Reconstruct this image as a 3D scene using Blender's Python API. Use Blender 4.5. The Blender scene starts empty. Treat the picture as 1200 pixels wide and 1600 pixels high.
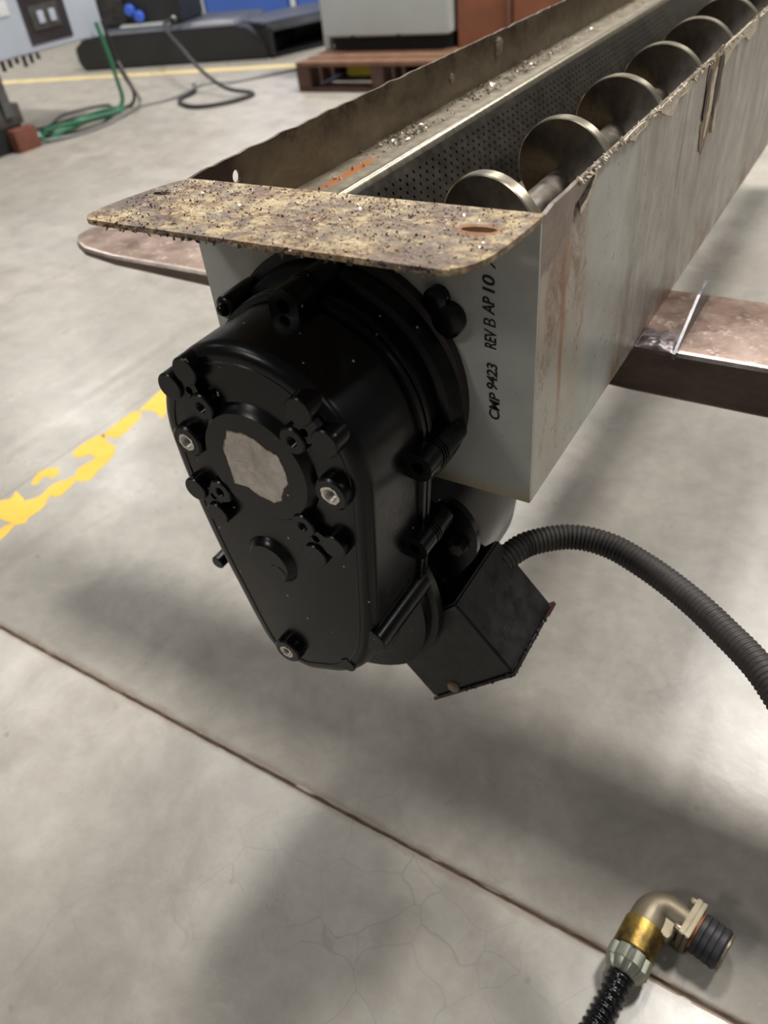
import bpy, bmesh, math, random
from mathutils import Vector, Matrix, noise
random.seed(7)
PI = math.pi
S = bpy.context.scene
COL = S.collection

# ---------------------------------------------------------------- camera
cam_d = bpy.data.cameras.new('camera'); cam = bpy.data.objects.new('camera', cam_d); COL.objects.link(cam)
right = Vector((0.85451, 0.510754, -0.09457)); down = Vector((0.27161, -0.59454, -0.756803)); fwd = Vector((-0.442766, 0.621009, -0.646766))
up = -down; back = -fwd
cam.matrix_world = Matrix(((right.x, up.x, back.x, 0.29852), (right.y, up.y, back.y, -0.4125), (right.z, up.z, back.z, 0.88), (0, 0, 0, 1)))
cam_d.sensor_fit = 'VERTICAL'; cam_d.sensor_height = 36; cam_d.lens = 36*1168/1600
cam_d.clip_start = 0.02; cam_d.clip_end = 100
cam_d.dof.use_dof = True; cam_d.dof.focus_distance = 0.56; cam_d.dof.aperture_fstop = cam_d.lens/4.0
S.camera = cam
# ---------------------------------------------------------------- world, lamps, exposure
W = bpy.data.worlds.new('world'); S.world = W; W.use_nodes = True
bg = W.node_tree.nodes['Background']; bg.inputs[0].default_value = (0.88, 0.93, 1.0, 1); bg.inputs[1].default_value = 0.10
LAMP = 62
def lamp(x, y, z, sx, sy, e, rz=0, col=(1, 0.965, 0.92)):
    d = bpy.data.lights.new('ceiling_lamp', 'AREA'); d.shape = 'RECTANGLE'; d.size = sx; d.size_y = sy; d.energy = e; d.color = col
    o = bpy.data.objects.new('ceiling_lamp', d); COL.objects.link(o); o.location = (x, y, z); o.rotation_euler = (0, 0, rz)
    return o
# rows of high-bay lamps: (x, y, strength)
for lx, ly, k, sx, sy in ((-0.9, 3.2, 3.5, 0.7, 0.9), (1.1, 3.2, 3.4, 0.7, 0.9), (0.5, 8.2, 1.6, 0.7, 1.1), (-3.5, 3.2, 0.8, 0.7, 1.1), (-3.5, 8.2, 1.8, 0.7, 1.1), (-7.6, 3.2, 2.2, 0.7, 1.1),
                  (-7.6, 8.2, 2.2, 0.7, 1.1), (5.0, 3.2, 1.5, 0.7, 1.1), (5.0, -1.8, 0.4, 0.7, 1.1), (-3.2, -2.2, 0.5, 0.7, 1.1), (-3.5, -5.2, 1.9, 0.9, 1.3), (-7.6, -1.8, 0.3, 0.7, 1.1)):
    lamp(lx, ly, 5.4, sx, sy, LAMP*k)
S.view_settings.view_transform = 'Standard'; S.view_settings.look = 'None'
S.view_settings.gamma = 1; S.view_settings.use_curve_mapping = False; S.view_settings.exposure = 0.22

# ---------------------------------------------------------------- materials
def srgb(r, g, b):
    f = lambda c: (c/255/12.92) if c/255 <= 0.04045 else ((c/255+0.055)/1.055)**2.4
    return (f(r), f(g), f(b), 1)
class M:
    """tiny node-graph builder"""
    def __init__(s, name, col=(0.5, 0.5, 0.5, 1), rough=0.5, metal=0.0, coat=0.0, spec=0.5):
        s.m = bpy.data.materials.new(name); s.m.use_nodes = True; s.t = s.m.node_tree; s.b = s.t.nodes['Principled BSDF']
        s.b.inputs['Base Color'].default_value = col; s.b.inputs['Roughness'].default_value = rough
        s.b.inputs['Metallic'].default_value = metal; s.b.inputs['Coat Weight'].default_value = coat
        s.b.inputs['Specular IOR Level'].default_value = spec
        s.tc = s.t.nodes.new('ShaderNodeTexCoord')
    def n(s, typ): return s.t.nodes.new(typ)
    def l(s, a, b): s.t.links.new(a, b)
    def coord(s, sx=1, sy=1, sz=1, off=(0, 0, 0)):
        g = s.n('ShaderNodeNewGeometry'); mp = s.n('ShaderNodeMapping'); mp.inputs['Scale'].default_value = (sx, sy, sz); mp.inputs['Location'].default_value = off
        s.l(s.tc.outputs['Object'], mp.inputs['Vector']); return mp.outputs[0]
    def noise(s, scale=5, detail=4, rough=0.6, co=None, dist=0.0):
        t = s.n('ShaderNodeTexNoise'); t.inputs['Scale'].default_value = scale; t.inputs['Detail'].default_value = detail
        t.inputs['Roughness'].default_value = rough; t.inputs['Distortion'].default_value = dist
        s.l(co if co is not None else s.tc.outputs['Object'], t.inputs['Vector']); return t.outputs['Fac']
    def ramp(s, src, stops):
        r = s.n('ShaderNodeValToRGB'); e = r.color_ramp.elements
        while len(e) < len(stops): e.new(0.5)
        for k, (p, c) in enumerate(stops):
            e[k].position = p; e[k].color = c if len(c) == 4 else (*c, 1)
        s.l(src, r.inputs[0]); return r.outputs[0]
    def mask(s, src, a, b):
        return s.ramp(src, [(a, (0, 0, 0)), (b, (1, 1, 1))])
    def rng(s, src, a, b, c=0.0, d=1.0):
        r = s.n('ShaderNodeMapRange'); r.interpolation_type = 'SMOOTHSTEP'
        for k, v in zip((1, 2, 3, 4), (a, b, c, d)): r.inputs[k].default_value = v
        s.l(src, r.inputs[0]); return r.outputs[0]
    def mix(s, f, a, b, typ='MIX'):
        x = s.n('ShaderNodeMix'); x.data_type = 'RGBA'; x.blend_type = typ
        for sock, v in ((x.inputs[0], f), (x.inputs[6], a), (x.inputs[7], b)):
            if isinstance(v, (float, int)): sock.default_value = v
            elif isinstance(v, tuple): sock.default_value = v
            else: s.l(v, sock)
        return x.outputs[2]
    def math(s, op, a, b=0.0):
        x = s.n('ShaderNodeMath'); x.operation = op
        for sock, v in ((x.inputs[0], a), (x.inputs[1], b)):
            if isinstance(v, (float, int)): sock.default_value = v
            else: s.l(v, sock)
        return x.outputs[0]
    def xyz(s):
        x = s.n('ShaderNodeSeparateXYZ'); s.l(s.tc.outputs['Object'], x.inputs[0]); return x.outputs
    def col(s, v): s.l(v, s.b.inputs['Base Color']); return s
    def rough(s, v): s.l(v, s.b.inputs['Roughness']); return s
    def metal(s, v): s.l(v, s.b.inputs['Metallic']); return s
    def bump(s, h, strength=0.3, dist=0.001, prev=None):
        b = s.n('ShaderNodeBump'); b.inputs['Strength'].default_value = strength; b.inputs['Distance'].default_value = dist
        s.l(h, b.inputs['Height'])
        if prev is not None: s.l(prev, b.inputs['Normal'])
        s.l(b.outputs[0], s.b.inputs['Normal']); return b.outputs[0]

MAT = {}
def simple(name, rgb, rough=0.5, metal=0.0, nscale=None, namp=0.25, bump=0.0, spec=0.5, coat=0.0):
    m = M(name, srgb(*rgb), rough, metal, coat, spec)
    if nscale:
        f = m.noise(nscale, 5, 0.65); c = srgb(*rgb)
        d = tuple(x*(1-namp) for x in c[:3])+(1,); e = tuple(min(1, x*(1+namp)) for x in c[:3])+(1,)
        m.col(m.ramp(f, [(0.3, d), (0.7, e)]))
        m.rough(m.ramp(f, [(0.3, (max(0.05, rough-0.08),)*3), (0.7, (min(1, rough+0.1),)*3)]))
        if bump: m.bump(f, bump, 0.001)
    MAT[name] = m.m; return m.m

# concrete floor
m = M('concrete', rough=0.4, spec=0.5)
n1 = m.noise(1.3, 6, 0.62, dist=0.6); n2 = m.noise(9, 8, 0.68, dist=0.4); n3 = m.noise(160, 4, 0.7); n4 = m.noise(38, 5, 0.6)
c = m.ramp(n2, [(0.25, srgb(138, 132, 123)), (0.5, srgb(166, 160, 150)), (0.75, srgb(187, 181, 170))])
c = m.mix(m.math('MULTIPLY', m.mask(n1, 0.38, 0.68), 0.45), c, srgb(158, 157, 150))
c = m.mix(m.math('MULTIPLY', m.mask(n4, 0.42, 0.62), 0.3), c, srgb(150, 142, 132))
c = m.mix(m.math('MULTIPLY', m.mask(n3, 0.6, 0.8), 0.35), c, srgb(205, 200, 190))
sp = m.noise(26, 2, 0.5); c = m.mix(m.math('MULTIPLY', m.mask(sp, 0.72, 0.78), 0.5), c, srgb(112, 104, 94))
X = m.xyz()
wob = m.math('MULTIPLY', m.math('SUBTRACT', m.noise(14, 5, 0.7), 0.5), 0.022)
dj = m.math('ABSOLUTE', m.math('ADD', m.math('ADD', X[1], 0.0815), wob))
c = m.mix(m.math('MULTIPLY', m.rng(dj, 0.012, 0.003), 0.5), c, srgb(128, 104, 86))          # brown dust packed along the saw cut
wob2 = m.math('MULTIPLY', m.math('SUBTRACT', m.noise(9, 4, 0.7), 0.5), 0.02)
dk = m.math('ABSOLUTE', m.math('ADD', m.math('ADD', X[0], 1.035), wob2))
c = m.mix(m.math('MULTIPLY', m.rng(dk, 0.006, 0.001), 0.35), c, srgb(120, 108, 96))
# fine craze cracks
v = m.n('ShaderNodeTexVoronoi'); v.feature = 'DISTANCE_TO_EDGE'; v.inputs['Scale'].default_value = 13
dm = m.n('ShaderNodeMix'); dm.data_type = 'VECTOR'; dm.inputs[0].default_value = 0.045
nz = m.n('ShaderNodeTexNoise'); nz.inputs['Scale'].default_value = 12; m.l(m.tc.outputs['Object'], nz.inputs['Vector'])
m.l(m.tc.outputs['Object'], dm.inputs[4]); m.l(nz.outputs['Color'], dm.inputs[5]); m.l(dm.outputs[1], v.inputs['Vector'])
cr = m.math('MULTIPLY', m.rng(v.outputs['Distance'], 0.012, 0.0), m.math('MULTIPLY', m.mask(m.noise(2.2, 3, 0.5), 0.5, 0.62), 0.28))
c = m.mix(cr, c, srgb(104, 96, 88))
m.col(c)
m.rough(m.ramp(m.noise(5, 6, 0.65), [(0.3, (0.24,)*3), (0.7, (0.4,)*3)]))
b1 = m.bump(n3, 0.16, 0.0006); m.bump(n4, 0.12, 0.0025, b1)
MAT['concrete'] = m.m
simple('joint_dirt', (86, 70, 58), 0.95, 0, 60, 0.4, 0.4)
m = M('yellow_paint', rough=0.55); n = m.noise(60, 5, 0.7)
m.col(m.mix(m.mask(n, 0.62, 0.75), m.ramp(m.noise(14, 4), [(0.3, srgb(224, 180, 60)), (0.7, srgb(240, 200, 84))]), srgb(190, 172, 130))); MAT['yellow_paint'] = m.m
simple('pale_paint', (214, 194, 140), 0.6, 0, 12, 0.15)

# painted trough steel with dirt and rust runs (streaks run down the plate)
def painted(name, dirt=0.5, front=False):
    m = M(name, rough=0.38, spec=0.5)
    base = m.ramp(m.noise(24, 4, 0.6), [(0.3, srgb(158, 160, 154)), (0.7, srgb(176, 177, 170))])
    X = m.xyz()
    if front:
        c = m.mix(m.math('MULTIPLY', m.mask(m.noise(9, 5, 0.65, m.coord(1, 1, 0.35)), 0.5, 0.72), 0.45), base, srgb(146, 136, 112))
        c = m.mix(m.math('MULTIPLY', m.mask(m.noise(55, 5, 0.75, m.coord(1, 1, 0.2)), 0.62, 0.75), 0.5), c, srgb(128, 108, 84))
        c = m.mix(m.math('MULTIPLY', m.rng(X[2], 0.522, 0.5085), 0.6), c, srgb(168, 148, 98))
        spk = m.noise(210, 2, 0.5); c = m.mix(m.math('MULTIPLY', m.mask(spk, 0.71, 0.76), 0.6), c, srgb(60, 56, 50))
    else:
        st = m.noise(38, 8, 0.8, m.coord(1, 1, 0.22), 0.25); blot = m.noise(9, 7, 0.75, m.coord(1, 1, 0.4), 0.3)
        far = m.rng(X[1], 0.165, 0.2)
        c = m.mix(m.math('MULTIPLY', m.math('MULTIPLY', m.mask(st, 0.38, 0.62), far), 0.75), base, srgb(126, 113, 99))
        c = m.mix(m.math('MULTIPLY', m.math('MULTIPLY', m.mask(blot, 0.45, 0.56), far), 0.6), c, srgb(122, 107, 92))
        # warm stained zone near the front corner, clean bluish strip behind it
        wobb = m.math('MULTIPLY', m.math('SUBTRACT', m.noise(18, 5, 0.7), 0.5), 0.05)
        yy = m.math('ADD', X[1], wobb)
        near = m.rng(yy, 0.108, 0.085)
        c = m.mix(m.math('MULTIPLY', near, 0.5), c, srgb(176, 164, 142))
        # rust runs below the slot
        w = m.math('MULTIPLY', m.math('SUBTRACT', m.noise(16, 8, 0.82, m.coord(1, 1, 0.7)), 0.5), 0.11)
        r1 = m.rng(m.math('ABSOLUTE', m.math('SUBTRACT', m.math('ADD', X[1], w), 0.04)), 0.012, 0.002)
        r2 = m.rng(m.math('ABSOLUTE', m.math('SUBTRACT', m.math('ADD', X[1], w), 0.082)), 0.006, 0.001)
        w3 = m.math('MULTIPLY', m.math('SUBTRACT', m.noise(9, 3, 0.6), 0.5), 0.02)
        r3 = m.rng(m.math('ABSOLUTE', m.math('SUBTRACT', m.math('ADD', X[1], w3), 0.048)), 0.006, 0.001)
        r4 = m.rng(m.math('ABSOLUTE', m.math('SUBTRACT', m.math('ADD', X[1], w), 0.018)), 0.004, 0.001)
        brk = m.mask(m.noise(70, 6, 0.8, m.coord(1, 1, 0.5)), 0.42, 0.6)
        topz = m.rng(X[2], 0.59, 0.655)
        pz = m.math('MULTIPLY', m.math('MULTIPLY', m.rng(yy, 0.098, 0.07), m.rng(yy, 0.0, 0.03)), m.rng(m.math('ADD', X[2], m.math('MULTIPLY', m.math('SUBTRACT', blot, 0.5), 0.14)), 0.6, 0.645))
        c = m.mix(m.math('MULTIPLY', m.math('MULTIPLY', pz, m.mask(m.noise(48, 8, 0.85, m.coord(1, 1, 0.5), 0.6), 0.42, 0.55)), 0.85), c, srgb(122, 88, 64))
        c = m.mix(m.math('MULTIPLY', m.math('MULTIPLY', r1, brk), m.math('MULTIPLY', topz, 0.9)), c, srgb(126, 82, 52))
        c = m.mix(m.math('MULTIPLY', m.math('MULTIPLY', r2, brk), m.math('MULTIPLY', m.rng(X[2], 0.57, 0.62), 0.85)), c, srgb(122, 84, 58))
        c = m.mix(m.math('MULTIPLY', m.math('MULTIPLY', r3, m.mask(m.noise(40, 5, 0.7), 0.3, 0.5)), m.math('MULTIPLY', m.rng(X[2], 0.52, 0.56), 0.7)), c, srgb(148, 100, 62))
        c = m.mix(m.math('MULTIPLY', m.math('MULTIPLY', r4, brk), 0.7), c, srgb(128, 92, 62))
        edge = m.rng(m.math('ADD', X[2], m.math('MULTIPLY', m.noise(60, 5, 0.7), 0.02)), 0.722, 0.728)
        c = m.mix(m.math('MULTIPLY', edge, 0.7), c, srgb(120, 100, 84))
        # brown corner at the top front where the paint is gone
        cz = m.math('ADD', m.math('MULTIPLY', X[1], 0.30), m.math('MULTIPLY', m.noise(50, 5, 0.7), 0.02))
        prim = m.math('MULTIPLY', m.rng(m.math('SUBTRACT', X[2], cz), 0.668, 0.676), m.rng(X[1], 0.098, 0.092))
        c = m.mix(m.math('MULTIPLY', prim, 0.85), c, m.ramp(m.noise(60, 7, 0.8), [(0.35, srgb(84, 66, 58)), (0.65, srgb(138, 118, 104))]))
        # dark thin runs and a torn dark patch further back
        for y0, wd in ((0.335, 0.0035), (0.43, 0.010), (0.53, 0.003)):
            wv = m.math('MULTIPLY', m.math('SUBTRACT', m.noise(7+y0*9, 3, 0.5), 0.5), 0.03)
            rr = m.rng(m.math('ABSOLUTE', m.math('SUBTRACT', m.math('ADD', X[1], wv), y0)), wd, wd*0.25)
            c = m.mix(m.math('MULTIPLY', m.math('MULTIPLY', rr, m.rng(X[2], 0.60, 0.65)), 0.75), c, srgb(66, 56, 48))
        low = m.rng(m.math('SUBTRACT', X[1], m.math('MULTIPLY', m.math('SUBTRACT', 0.62, X[2]), 0.0)), 0.16, 0.2)
        # rust along the bottom fold
        c = m.mix(m.math('MULTIPLY', m.math('MULTIPLY', m.rng(X[2], 0.545, 0.51), m.mask(m.noise(30, 5, 0.7), 0.4, 0.6)), m.math('MULTIPLY', far, 0.8)), c, srgb(122, 84, 52))
        spk = m.noise(170, 3, 0.6); c = m.mix(m.math('MULTIPLY', m.mask(spk, 0.64, 0.70), 0.65), c, srgb(80, 66, 54))
    m.col(c)
    m.rough(m.ramp(m.noise(30, 4), [(0.3, (0.3,)*3), (0.7, (0.45,)*3)]))
    b = m.bump(m.noise(420, 3, 0.6), 0.16, 0.0006); m.bump(m.noise(110, 2, 0.5), 0.10, 0.0015, b)
    MAT[name] = m.m
painted('painted_front', front=True); painted('painted_side')
# rusty scraped flange
m = M('rusty_flange', rough=0.6)
g1 = m.noise(26, 9, 0.8); g2 = m.noise(70, 9, 0.85, m.coord(0.8, 1.1, 1)); g3 = m.noise(300, 5, 0.85, m.coord(0.8, 1.2, 1))
g4 = m.noise(110, 8, 0.85, m.coord(0.6, 1.2, 1, (3, 2, 1)))
c = m.ramp(g2, [(0.36, srgb(72, 54, 44)), (0.45, srgb(150, 120, 88)), (0.53, srgb(206, 184, 140)), (0.66, srgb(232, 218, 182))])
c = m.mix(m.math('MULTIPLY', m.mask(g1, 0.46, 0.56), 0.8), c, m.ramp(g3, [(0.38, srgb(60, 46, 44)), (0.5, srgb(112, 92, 86)), (0.62, srgb(176, 160, 152))]))
c = m.mix(m.math('MULTIPLY', m.mask(g3, 0.55, 0.62), 0.8), c, srgb(66, 52, 46))
c = m.mix(m.math('MULTIPLY', m.mask(g4, 0.58, 0.66), 0.85), c, srgb(224, 216, 196))
X = m.xyz()
lf = m.rng(m.math('ADD', X[0], m.math('MULTIPLY', m.math('SUBTRACT', g2, 0.5), 0.12)), -0.115, -0.145)
c = m.mix(m.math('MULTIPLY', lf, m.math('MULTIPLY', m.rng(X[1], -0.075, -0.06), 0.75)), c, m.ramp(g3, [(0.4, srgb(60, 48, 46)), (0.62, srgb(118, 104, 98))]))
# rust halo round the right slot
dx_ = m.math('SUBTRACT', X[0], 0.1145); dy_ = m.math('MULTIPLY', m.math('ADD', X[1], 0.0285), 1.5)
dd_ = m.math('SQRT', m.math('ADD', m.math('MULTIPLY', dx_, dx_), m.math('MULTIPLY', dy_, dy_)))
c = m.mix(m.math('MULTIPLY', m.rng(m.math('ADD', dd_, m.math('MULTIPLY', m.math('SUBTRACT', g2, 0.5), 0.02)), 0.018, 0.011), 0.8), c, srgb(150, 98, 52))
m.col(c); m.rough(m.ramp(g2, [(0.35, (0.7,)*3), (0.65, (0.38,)*3)])); m.metal(m.math('MULTIPLY', m.mask(g4, 0.5, 0.6), 0.5))
q = m.bump(g3, 0.7, 0.0010); m.bump(g2, 0.6, 0.0022, q); MAT['rusty_flange'] = m.m
# stained bare inner sheet
m = M('inner_sheet', rough=0.42, metal=0.55)
a = m.noise(16, 7, 0.72, m.coord(1, 0.6, 1), 0.4); b_ = m.noise(90, 5, 0.7)
c = m.ramp(a, [(0.28, srgb(62, 50, 40)), (0.45, srgb(100, 88, 70)), (0.7, srgb(128, 116, 94))])
X = m.xyz(); c = m.mix(m.math('MULTIPLY', m.mask(m.noise(34, 6, 0.8), 0.5, 0.62), m.rng(m.math('ADD', X[2], m.math('MULTIPLY', m.noise(12, 4), 0.04)), 0.715, 0.745)), c, srgb(70, 50, 40))
c = m.mix(m.math('MULTIPLY', m.rng(X[1], 0.075, 0.045), m.mask(a, 0.3, 0.4)), c, srgb(62, 46, 40))
m.col(c); m.bump(b_, 0.25, 0.0006); m.rough(m.ramp(b_, [(0.3, (0.32,)*3), (0.7, (0.55,)*3)])); MAT['inner_sheet'] = m.m
m = M('oily_steel', rough=0.3, metal=0.9); a = m.noise(20, 6, 0.7, m.coord(1, 0.5, 1)); c = m.ramp(a, [(0.3, srgb(66, 60, 54)), (0.7, srgb(104, 97, 88))])
m.col(c); m.rough(m.ramp(m.noise(60, 5), [(0.3, (0.24,)*3), (0.7, (0.42,)*3)])); m.bump(m.noise(250, 3), 0.12, 0.0004); MAT['oily_steel'] = m.m
m = M('ledge_dirt', rough=0.5, metal=0.3); a = m.noise(40, 7, 0.75); c = m.ramp(a, [(0.3, srgb(84, 72, 58)), (0.5, srgb(126, 116, 98)), (0.72, srgb(170, 162, 146))])
X = m.xyz(); c = m.mix(m.math('MULTIPLY', m.rng(m.math('ABSOLUTE', m.math('SUBTRACT', X[1], 0.175)), 0.06, 0.02), m.rng(m.math('ABSOLUTE', m.math('ADD', X[0], 0.113)), 0.007, 0.002)), c, srgb(176, 104, 48))
m.col(c); m.bump(a, 0.5, 0.002); MAT['ledge_dirt'] = m.m
m = M('flight_steel', rough=0.3, metal=1.0); a = m.noise(30, 6, 0.7); c = m.ramp(a, [(0.3, srgb(84, 78, 72)), (0.7, srgb(128, 120, 110))])
m.col(c); m.rough(m.ramp(m.noise(80, 4), [(0.3, (0.34,)*3), (0.7, (0.48,)*3)])); m.bump(m.noise(300, 3), 0.08, 0.0004); MAT['flight_steel'] = m.m
m = M('rim_steel', rough=0.28, metal=1.0); a = m.noise(22, 4, 0.6, m.coord(1, 6, 1)); m.col(m.ramp(a, [(0.3, srgb(168, 156, 132)), (0.7, srgb(216, 208, 190))])); MAT['rim_steel'] = m.m
# black enamel with tiny dust specks
m = M('black_enamel', rough=0.3, spec=0.26)
vz = m.n('ShaderNodeTexVoronoi'); vz.inputs['Scale'].default_value = 125; m.l(m.tc.outputs['Object'], vz.inputs['Vector'])
wn = m.n('ShaderNodeSeparateColor'); m.l(vz.outputs['Color'], wn.inputs[0])
speck = m.math('MULTIPLY', m.rng(vz.outputs['Distance'], 0.14, 0.06), m.math('GREATER_THAN', wn.outputs[0], 0.86))
c = m.ramp(m.noise(14, 5, 0.6), [(0.3, srgb(5, 5, 6)), (0.7, srgb(11, 11, 12))])
m.col(m.mix(speck, c, srgb(170, 166, 158))); m.rough(m.ramp(m.noise(35, 5), [(0.3, (0.2,)*3), (0.7, (0.3,)*3)]))
m.bump(m.noise(500, 3), 0.06, 0.0004); MAT['black_enamel'] = m.m
m = M('black_grimy', rough=0.5); c = m.ramp(m.noise(30, 6, 0.75), [(0.35, srgb(16, 15, 16)), (0.65, srgb(32, 28, 28))])
c = m.mix(m.math('MULTIPLY', m.mask(m.noise(140, 5, 0.8), 0.62, 0.7), 0.5), c, srgb(84, 72, 68)); m.col(c); m.bump(m.noise(200, 4), 0.4, 0.0008)
m.rough(m.ramp(m.noise(60, 5), [(0.3, (0.3,)*3), (0.7, (0.6,)*3)])); MAT['black_grimy'] = m.m
simple('black_pit', (6, 6, 6), 0.7)
simple('brown_rim', (30, 20, 18), 0.6, 0, 60, 0.4, 0.4)
simple('bushing_steel', (200, 194, 184), 0.35, 0.8, 200, 0.3, 0.3)
m = M('bare_alloy', rough=0.4, metal=0.5); c = m.ramp(m.noise(45, 6, 0.7, None, 1.0), [(0.3, srgb(150, 142, 134)), (0.7, srgb(196, 190, 184))])
c = m.mix(m.math('MULTIPLY', m.mask(m.noise(110, 6, 0.8), 0.58, 0.66), 0.7), c, srgb(148, 124, 98)); m.col(c); m.bump(m.noise(60, 5), 0.3, 0.0008); MAT['bare_alloy'] = m.m
simple('alloy_fringe', (132, 112, 90), 0.6, 0.2, 160, 0.4, 0.4)
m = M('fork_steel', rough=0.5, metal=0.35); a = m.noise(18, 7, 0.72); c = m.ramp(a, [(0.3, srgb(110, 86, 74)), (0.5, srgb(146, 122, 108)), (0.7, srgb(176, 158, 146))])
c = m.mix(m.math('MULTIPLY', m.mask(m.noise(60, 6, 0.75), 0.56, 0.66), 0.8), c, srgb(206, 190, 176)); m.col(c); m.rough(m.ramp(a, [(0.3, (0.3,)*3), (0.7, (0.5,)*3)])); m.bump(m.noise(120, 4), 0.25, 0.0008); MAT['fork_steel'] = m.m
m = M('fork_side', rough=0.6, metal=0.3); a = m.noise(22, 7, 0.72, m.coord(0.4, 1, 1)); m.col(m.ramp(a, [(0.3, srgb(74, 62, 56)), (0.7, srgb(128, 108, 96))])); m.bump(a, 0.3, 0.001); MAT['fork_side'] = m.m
simple('worn_edge_steel', (196, 182, 172), 0.35, 0.9, 70, 0.25, 0.3)
simple('tab_steel', (120, 120, 122), 0.35, 0.9, 60, 0.3, 0.2)
simple('weld_metal', (120, 112, 112), 0.4, 0.9, 90, 0.4, 0.6)
simple('conduit_rubber', (56, 52, 49), 0.6, 0, 50, 0.3, 0.2)
simple('cable_plastic', (12, 12, 14), 0.18, 0, None)
simple('olive_alloy', (134, 124, 104), 0.46, 0.6, 40, 0.15, 0.1)
m = M('olive_brass', rough=0.4, metal=0.9); m.col(m.ramp(m.noise(34, 5, 0.7), [(0.32, srgb(84, 70, 44)), (0.5, srgb(150, 124, 62)), (0.7, srgb(186, 160, 92))])); MAT['olive_brass'] = m.m
simple('nut_zinc', (160, 162, 148), 0.42, 0.75, 40, 0.12)
simple('ring_rubber', (40, 39, 42), 0.5, 0, 60, 0.2)
simple('orange_seal', (150, 96, 58), 0.6)
simple('screw_steel', (150, 138, 120), 0.35, 0.8)
simple('paint_flake', (206, 194, 172), 0.6, 0, 200, 0.3, 0.3)
simple('chip_dark', (58, 46, 42), 0.6, 0.2)
simple('chip_mid', (128, 108, 86), 0.6, 0.3)
simple('chip_bright', (214, 208, 198), 0.3, 0.9)
simple('stencil_ink', (14, 13, 14), 0.6)
simple('wood', (116, 84, 64), 0.75, 0, 14, 0.3, 0.3); simple('wood_dark', (84, 60, 50), 0.8, 0, 14, 0.3)
simple('crate_wood', (146, 92, 66), 0.7, 0, 8, 0.2); simple('crate_cleat', (120, 84, 70), 0.7, 0, 8, 0.2)
simple('cabinet_grey', (184, 190, 188), 0.45, 0, 5, 0.04); simple('panel_grey', (172, 180, 192), 0.45, 0, 5, 0.05)
simple('dark_base', (22, 23, 25), 0.6); simple('black_plastic', (40, 41, 43), 0.45, 0, 7, 0.15); simple('dark_lid', (74, 77, 84), 0.4, 0, 9, 0.2)
simple('locker_blue', (66, 100, 176), 0.4, 0, 3, 0.05); simple('white_metal', (206, 208, 208), 0.4)
simple('green_hose', (54, 116, 84), 0.4); simple('black_cable', (38, 38, 42), 0.5); simple('grey_cable', (120, 118, 116), 0.5); simple('rust_orange', (112, 66, 50), 0.7, 0, 20, 0.3)
simple('machine_grey', (74, 72, 70), 0.5, 0.3, 30, 0.4); simple('blue_plastic', (70, 106, 214), 0.35); simple('wall_paint', (178, 176, 168), 0.8, 0, 2, 0.05)
simple('yellow_plastic', (206, 186, 60), 0.5); simple('window_dark', (52, 48, 52), 0.2); simple('red_paint', (64, 20, 24), 0.5)

# ---------------------------------------------------------------- geometry helpers
def link(name, bm, mat, parent=None, smooth=True, angle=40):
    me = bpy.data.meshes.new(name); bmesh.ops.recalc_face_normals(bm, faces=bm.faces); bm.to_mesh(me); bm.free()
    mats = mat if isinstance(mat, (list, tuple)) else [mat]
    for k in mats: me.materials.append(MAT[k])
    if smooth:
        for p in me.polygons: p.use_smooth = True
        me.set_sharp_from_angle(angle=math.radians(angle))
    o = bpy.data.objects.new(name, me); COL.objects.link(o)
    if parent is not None:
        o.parent = parent; o.matrix_parent_inverse = parent.matrix_world.inverted()
    return o
def root(name, label, cat, loc=(0, 0, 0), group=None):
    o = bpy.data.objects.new(name, None); COL.objects.link(o); o.location = loc; o.empty_display_size = 0.05
    o.matrix_world = Matrix.Translation(loc)
    return tag(o, label, cat, group)
def tag(o, label, cat, group=None):
    o['label'] = label; o['category'] = cat
    if group: o['group'] = group
    return o
def loft(bm, rings, cap0=True, cap1=True, closed=True, mi=0):
    vs = [[bm.verts.new(p) for p in r] for r in rings]; n = len(rings[0])
    for a, b in zip(vs, vs[1:]):
        for i in range(n if closed else n-1):
            j = (i+1) % n
            f = bm.faces.new((a[i], a[j], b[j], b[i])); f.material_index = mi
    if cap0: f = bm.faces.new(vs[0]); f.material_index = mi
    if cap1: f = bm.faces.new(vs[-1][::-1]); f.material_index = mi
    return vs
def box(bm, x0, x1, y0, y1, z0, z1, bev=0.0, mi=0):
    r = bmesh.ops.create_cube(bm, size=1); vs = r['verts']
    for v in vs: v.co = Vector(((x0+x1)/2+v.co.x*(x1-x0), (y0+y1)/2+v.co.y*(y1-y0), (z0+z1)/2+v.co.z*(z1-z0)))
    fs = set(f for v in vs for f in v.link_faces)
    for f in fs: f.material_index = mi
    if bev:
        es = set(e for v in vs for e in v.link_edges)
        bmesh.ops.bevel(bm, geom=list(es), offset=bev, segments=2, affect='EDGES', profile=0.7)
def frame_to(axis, upv=None):
    a = Vector(axis).normalized(); u = Vector(upv) if upv else (Vector((0, 0, 1)) if abs(a.z) < 0.9 else Vector((1, 0, 0)))
    s = a.cross(u).normalized(); t = s.cross(a).normalized(); return a, s, t
def lathe(bm, origin, axis, prof, n=32, cap0=True, cap1=True, shape=None, mi=0, upv=None):
    """prof: list of (distance along axis, radius)"""
    a, s, t = frame_to(axis, upv); o = Vector(origin); rings = []
    for h, r in prof:
        ring = []
        for k in range(n):
            th = 2*PI*k/n; rr = r*(shape(th) if shape else 1)
            ring.append(o+a*h+s*(rr*math.cos(th))+t*(rr*math.sin(th)))
        rings.append(ring)
    return loft(bm, rings, cap0, cap1, mi=mi)
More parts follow.
